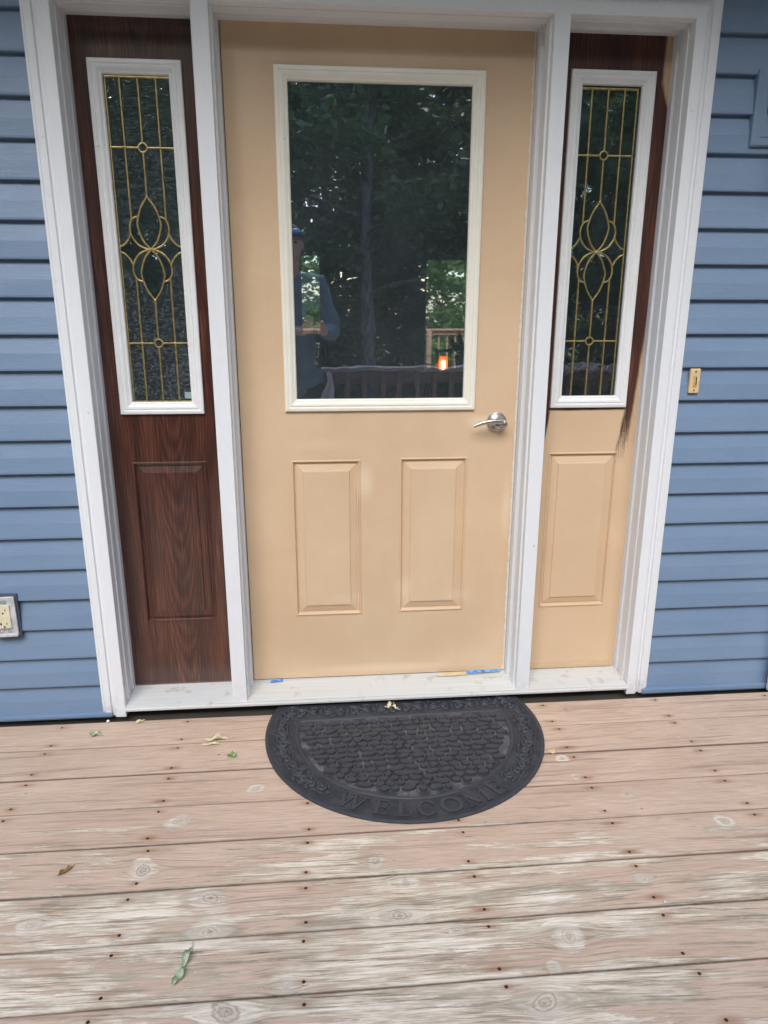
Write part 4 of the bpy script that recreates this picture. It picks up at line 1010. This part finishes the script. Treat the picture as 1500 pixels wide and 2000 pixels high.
# ------------------------------------------------------------------ inside the room, seen through the door glass
tb = tag(empty('console_table', (1.15, 4.15, -.012)), 'dark console table inside the room behind the door glass', 'table')
mb = MB(); mb.box(-.48, .75, -.22, .22, .735, .77); mb.build('tabletop', MTBL, tb, bevel=.003)
for x in (-.45, .72):
    for y in (-.19, .19): mb = MB(); mb.box(x-.02, x+.02, y-.02, y+.02, 0, .735); mb.build('leg', MTBL, tb)
mb = MB(); mb.box(-.42, .69, -.2, .2, .02, .733); mb.build('added_view_block', MTBL, tb)  # added to block the bright rear deck showing below the tabletop
lt = tag(empty('lantern', (.895, 4.05, .758)), 'lit amber lantern glowing inside the room behind the door glass', 'lantern')
mb = MB(); mb.box(-.062, .062, -.05, .05, 0, .012); mb.box(-.07, .07, -.055, .055, .165, .185)
for x in (-.056, .056):
    for y in (-.045, .045): mb.box(x-.005, x+.005, y-.005, y+.005, .012, .165)
mb.build('frame', MBLK, lt)
mb = MB(); mb.lathe((0, 0, .012), (0, 0, 1), [(.010, 0), (.020, .02), (.022, .065), (.012, .08)], 16); mb.build('glowing_bulb', emis('amber_glow', (1.0, .58, .22), 4), lt, smooth=True)
mb = MB(); mb.box(-.045, .045, .030, .034, .014, .125); mb.build('amber_glass', emis('amber_glass_glow', (1.0, .24, .03), .45), lt)
pt = tag(empty('spiky_plant', (1.10, 4.18, .758)), 'dark potted plant with spiky leaves beside the lit lantern', 'plant')
mb = MB(); mb.lathe((0, 0, 0), (0, 0, 1), [(.06, 0), (.085, .12), (.088, .13)], 20); mb.build('pot', MBLK, pt)
mb = MB(); rn = random.Random(2)
for k in range(26):
    a = rn.uniform(0, 6.28); e = rn.uniform(.35, 1.35); L = rn.uniform(.16, .27); d = Vector((math.cos(a)*math.cos(e), math.sin(a)*math.cos(e), math.sin(e)))
    p0 = Vector((0, 0, .12)); mb.tube([p0, p0+d*L*.5, p0+d*L-Vector((0, 0, .02))], [.008, .014, .001], 5, flat=.3)
mb.build('leaves', simple('dark_leaf', (.015, .02, .012), .6), pt)
ch = tag(empty('dining_chair', (1.62, 4.75, -.012)), 'dark high-backed chair standing behind the console table', 'chair')
mb = MB(); mb.box(-.23, .23, -.22, .22, .43, .47); mb.build('seat', MBLK, ch, bevel=.01)
mb = MB(); mb.box(-.22, .22, .19, .225, .47, 1.16); mb.build('backrest', MBLK, ch, bevel=.01)
for x in (-.2, .2):
    for y in (-.19, .19): mb = MB(); mb.box(x-.018, x+.018, y-.018, y+.018, 0, .43); mb.build('leg', MBLK, ch)
bk = tag(empty('wire_basket', (.775, 4.0, .758)), 'small round silver wire basket on the console table', 'basket')
mb = MB()
mb.tube([(.055*math.cos(a*.2618), .05*math.sin(a*.2618), .02) for a in range(24)], .003, 6, close=True)
mb.tube([(.065*math.cos(a*.2618), .055*math.sin(a*.2618), .06) for a in range(24)], .003, 6, close=True)
for a in range(8): mb.tube([(.05*math.cos(a*.785), .045*math.sin(a*.785), .003), (.065*math.cos(a*.785), .055*math.sin(a*.785), .06)], .002, 5)
mb.tube([(-.065, 0, .06), (-.055, 0, .11), (0, 0, .14), (.055, 0, .11), (.065, 0, .06)], .0035, 6)
mb.build('wire_frame', MNICK, bk, smooth=True)

# ------------------------------------------------------------------ the person taking the photograph (mirrored in the door glass)
def capsule(mb, pts, rs, n=14, sx=1.0):
    """tapered limb with rounded ends through pts"""
    pts = [Vector(p) for p in pts]; P, Rr = [], []
    d = (pts[0]-pts[1]).normalized()
    for a in (80, 55, 28): P.append(pts[0]+d*rs[0]*math.sin(rad(a))); Rr.append(rs[0]*math.cos(rad(a)))
    P += pts; Rr += list(rs); d = (pts[-1]-pts[-2]).normalized()
    for a in (28, 55, 80): P.append(pts[-1]+d*rs[-1]*math.sin(rad(a))); Rr.append(rs[-1]*math.cos(rad(a)))
    mb.tube(P, Rr, n)
def ellipsoid(mb, c, r, n=20, m=14):
    c = Vector(c); vs = []
    for i in range(m+1):
        a = math.pi*i/m
        for k in range(n): vs.append(c+Vector((r[0]*math.sin(a)*math.cos(2*math.pi*k/n), r[1]*math.sin(a)*math.sin(2*math.pi*k/n), r[2]*math.cos(a))))
    mb.add(vs, [(i*n+k, (i+1)*n+k, (i+1)*n+(k+1) % n, i*n+(k+1) % n) for i in range(m) for k in range(n)])
def remeshed(mb, name, mat, parent, vox, smooth=6, wr=0):
    o = mb.build(name, mat, parent); r = o.modifiers.new('remesh', 'REMESH'); r.mode = 'VOXEL'; r.voxel_size = vox; r.use_smooth_shade = True
    m = o.modifiers.new('smooth', 'SMOOTH'); m.factor = .5; m.iterations = smooth
    return o
PX, PY = -.375, -2.70
MSKIN = simple('skin', (.50, .29, .21), .5, var=.08); MJKT = simple('blue_grey_cloth', (.11, .17, .22), .85, var=.2, scale=12, bump=.6, bscale=25)
MPANT = simple('dark_trousers', (.03, .03, .035), .85, var=.2); MCAPB = simple('dark_patterned_cap', (.06, .05, .05), .8, var=.8, scale=90)
MSHIRT = simple('pale_lavender_shirt', (.40, .42, .55), .8); MHAIR = simple('grey_hair', (.18, .16, .15), .8, stretch=(1, 1, .2), scale=60)
person = tag(empty('person', (PX, PY, DZ)), 'person in blue-grey overshirt and dark cap holding a phone, mirrored in the door', 'person')
inv = lambda v: Vector(v)-Vector((PX, PY, DZ))
phc = CAM-fw*.010-up*.058-rt*.030           # phone centre
B = MB()
ellipsoid(B, (0, -.01, .98), (.155, .105, .13)); capsule(B, [(0, -.015, 1.0), (0, -.02, 1.18), (0, -.025, 1.36)], [.125, .125, .14]); ellipsoid(B, (0, -.03, 1.38), (.175, .11, .17))
capsule(B, [(0, -.025, 1.48), (.005, 0, 1.60), (.01, .02, 1.66)], [.068, .056, .055])
HC = Vector((.012, .045, 1.735))            # head, tipped down to the phone
ellipsoid(B, HC, (.073, .092, .105)); ellipsoid(B, HC+Vector((0, .02, -.06)), (.052, .062, .055))
capsule(B, [HC+Vector((.002, .088, .012)), HC+Vector((.003, .106, -.022))], [.008, .013]); ellipsoid(B, HC+Vector((0, .075, -.085)), (.022, .018, .015))
for s_ in (-1, 1):
    ellipsoid(B, HC+Vector((s_*.073, -.003, -.012)), (.010, .019, .030)); ellipsoid(B, HC+Vector((s_*.030, .080, .022)), (.020, .012, .006))
    hip, kn, an = Vector((s_*.092, -.01, .93)), Vector((s_*.11, .015, .50)), Vector((s_*.12, -.03, .09))
    capsule(B, [hip, hip.lerp(kn, .5), kn, kn.lerp(an, .35), an], [.092, .078, .058, .058, .038]); capsule(B, [an+Vector((0, -.02, -.045)), an+Vector((s_*.012, .15, -.058))], [.036, .028])
    sh, el = Vector((s_*.185, -.03, 1.50)), Vector((s_*.255, .03, 1.20))
    wr_ = inv(phc)+Vector(rt)*s_*.066+Vector(up)*-.085-Vector(fw)*.045
    capsule(B, [(s_*.05, -.03, 1.50), sh, sh.lerp(el, .5), el], [.07, .058, .048, .042]); capsule(B, [el, el.lerp(wr_, .4), wr_], [.042, .038, .026])
    palm = inv(phc)+Vector(rt)*s_*.052+Vector(up)*-.035-Vector(fw)*.022
    capsule(B, [wr_, wr_.lerp(palm, .6), palm+Vector(up)*.012], [.025, .024, .018]); capsule(B, [wr_.lerp(palm, .5)-Vector(fw)*.012, palm-Vector(up)*.012-Vector(fw)*.008], [.019, .016])
    for k in range(4):                       # fingers wrap round the back of the phone
        base = palm+Vector(up)*(.026-.019*k)+Vector(rt)*s_*.004; L = (1, 1.08, 1, .8)[k]
        q = [base, base+Vector(fw)*.030-Vector(rt)*s_*.006*L, base+Vector(fw)*.036-Vector(rt)*s_*.028*L, base+Vector(fw)*.030-Vector(rt)*s_*.046*L]
        capsule(B, q, [.0095, .0090, .0082, .0070], 10)
    tb_ = palm-Vector(up)*.012-Vector(fw)*.008   # thumb rests on the screen side
    capsule(B, [tb_, tb_+Vector(up)*.020-Vector(rt)*s_*.012-Vector(fw)*.008, tb_+Vector(up)*.034-Vector(rt)*s_*.030-Vector(fw)*.006], [.0125, .0105, .0085], 10)
remeshed(B, 'body', MSKIN, person, .0045, 2)
J = MB()
capsule(J, [(0, -.02, .86), (0, -.02, 1.05), (0, -.02, 1.3)], [.165, .155, .15]); ellipsoid(J, (0, -.025, 1.36), (.20, .135, .19)); ellipsoid(J, (-.06, -.01, .88), (.13, .13, .13)); ellipsoid(J, (.07, -.01, .88), (.13, .13, .13))
for s_ in (-1, 1):
    sh, el = Vector((s_*.185, -.03, 1.49)), Vector((s_*.262, .02, 1.19)); wr_ = inv(phc)+Vector(rt)*s_*.070+Vector(up)*-.10-Vector(fw)*.075
    capsule(J, [(s_*.04, -.03, 1.50), sh, sh.lerp(el, .45), sh.lerp(el, .7)+Vector((s_*.006, 0, 0)), el], [.085, .078, .066, .070, .062]); capsule(J, [el, el.lerp(wr_, .3), el.lerp(wr_, .55), wr_], [.062, .060, .050, .040])
rnj = random.Random(8)
for k in range(26):                          # soft folds
    a = rnj.uniform(0, 6.28); z = rnj.uniform(.84, 1.4); r = .150
    capsule(J, [(r*math.cos(a), -.02+r*.8*math.sin(a), z), (r*math.cos(a+.25), -.02+r*.8*math.sin(a+.25), z+rnj.uniform(-.12, .12))], [.012, .008], 8)
remeshed(J, 'overshirt', MJKT, person, .008, 4)
Tm = MB()
for s_ in (-1, 1):
    hip, kn, an = Vector((s_*.090, -.01, .90)), Vector((s_*.11, .012, .50)), Vector((s_*.12, -.03, .10))
    capsule(Tm, [hip, hip.lerp(kn, .5), kn, kn.lerp(an, .5), an], [.108, .092, .076, .070, .066])
remeshed(Tm, 'trousers', MPANT, person, .009, 4)
Sm = MB()
for s_ in (-1, 1):
    capsule(Sm, [(s_*.12, -.06, .045), (s_*.125, .03, .045), (s_*.132, .13, .035)], [.044, .044, .036])
remeshed(Sm, 'shoes', MBLK, person, .008, 2)
K = MB(); ellipsoid(K, HC+Vector((0, -.008, .045)), (.084, .102, .082))
K.v = [(x, y, max(z, HC.z+.042)) for x, y, z in K.v]
n0 = 15; vs = []
for k in range(n0):
    a = math.pi*(k/(n0-1)); x = .078*math.cos(a); y = .155*math.sin(a)**.8
    for dz in (0, .006): vs.append(HC+Vector((x, .045+y*.72, .046+dz-.030*math.sin(a)-(x*x)*2.2)))
    for dz in (0, .006): vs.append(HC+Vector((x, .02, .046+dz-(x*x)*2.2)))
for k in range(n0-1):
    b0_ = 4*k; b1_ = b0_+4
K.add(vs, [f for k in range(n0-1) for f in ((4*k, 4*k+4, 4*k+6, 4*k+2), (4*k+1, 4*k+3, 4*k+7, 4*k+5), (4*k, 4*k+1, 4*k+5, 4*k+4))])
K.build('cap', MCAPB, person, smooth=True)
G = MB(); G.tube([HC+Vector((.088*math.cos(a*.2), -.008+.106*math.sin(a*.2), .078)) for a in range(32)], .007, 8, close=True, flat=.6)
for s_ in (-1, 1): ellipsoid(G, HC+Vector((s_*.034, .088, .080)), (.031, .016, .018), 14, 8)
G.build('sunglasses_on_cap', simple('bright_blue_lens', (.05, .40, .90), .3, spec=.8), person, smooth=True)
Hm = MB(); ellipsoid(Hm, HC+Vector((0, -.026, .012)), (.077, .078, .078)); Hm.build('hair', MHAIR, person, smooth=True)
for s_ in (-1, 1):
    E_ = MB(); ellipsoid(E_, HC+Vector((s_*.030, .079, .008)), (.013, .010, .008), 12, 8); E_.build('eye', MBLK, person, smooth=True)
Lm = MB(); capsule(Lm, [HC+Vector((-.022, .080, -.058)), HC+Vector((0, .088, -.056)), HC+Vector((.022, .080, -.058))], [.003, .0055, .003], 8); Lm.build('lips', simple('lips', (.40, .17, .14), .5), person, smooth=True)
ph = tag(empty('smartphone'), 'dark smartphone held up in both hands of the person', 'phone'); ph.matrix_world = Matrix.Translation(phc-fw*.006) @ Matrix((rt, fw, up)).transposed().to_4x4()
mb = MB(); mb.box(-.037, .037, -.004, .0035, -.077, .077); mb.build('phone_body', MBLK, ph, bevel=.003)
mb = MB(); mb.box(-.034, .034, -.0052, -.0041, -.073, .073); mb.build('screen', emis('phone_screen', (.25, .27, .30), .5), ph)
mb = MB()
for z in (.058, .036): mb.lathe((.024, .0036, z), (0, 1, 0), [(.008, 0), (.008, .0015), (.0065, .002)], 16)
mb.build('lens', simple('lens_glass', (.02, .02, .03), .1), ph)
mb = MB(); vs = []
for i in range(9):
    for j in range(6):
        u, v = i/8, j/5; wdt = .022+.10*u
        vs.append(((v-.5)*wdt+.01*math.sin(u*6), .02*math.sin(v*9+u*3)*(.3+u), -.24*u))
mb.add(vs, [(i*6+j, i*6+j+1, (i+1)*6+j+1, (i+1)*6+j) for i in range(8) for j in range(5)])
rg = mb.build('hanging_rag', simple('pale_grey_cloth', (.50, .50, .58), .85, bump=.5, bscale=60), smooth=True, loc=(PX+.235, PY+.03, .86)); so = rg.modifiers.new('thickness', 'SOLIDIFY'); so.thickness = .003
tag(rg, 'pale rag hanging from the side pocket of the person in the door reflection', 'rag')
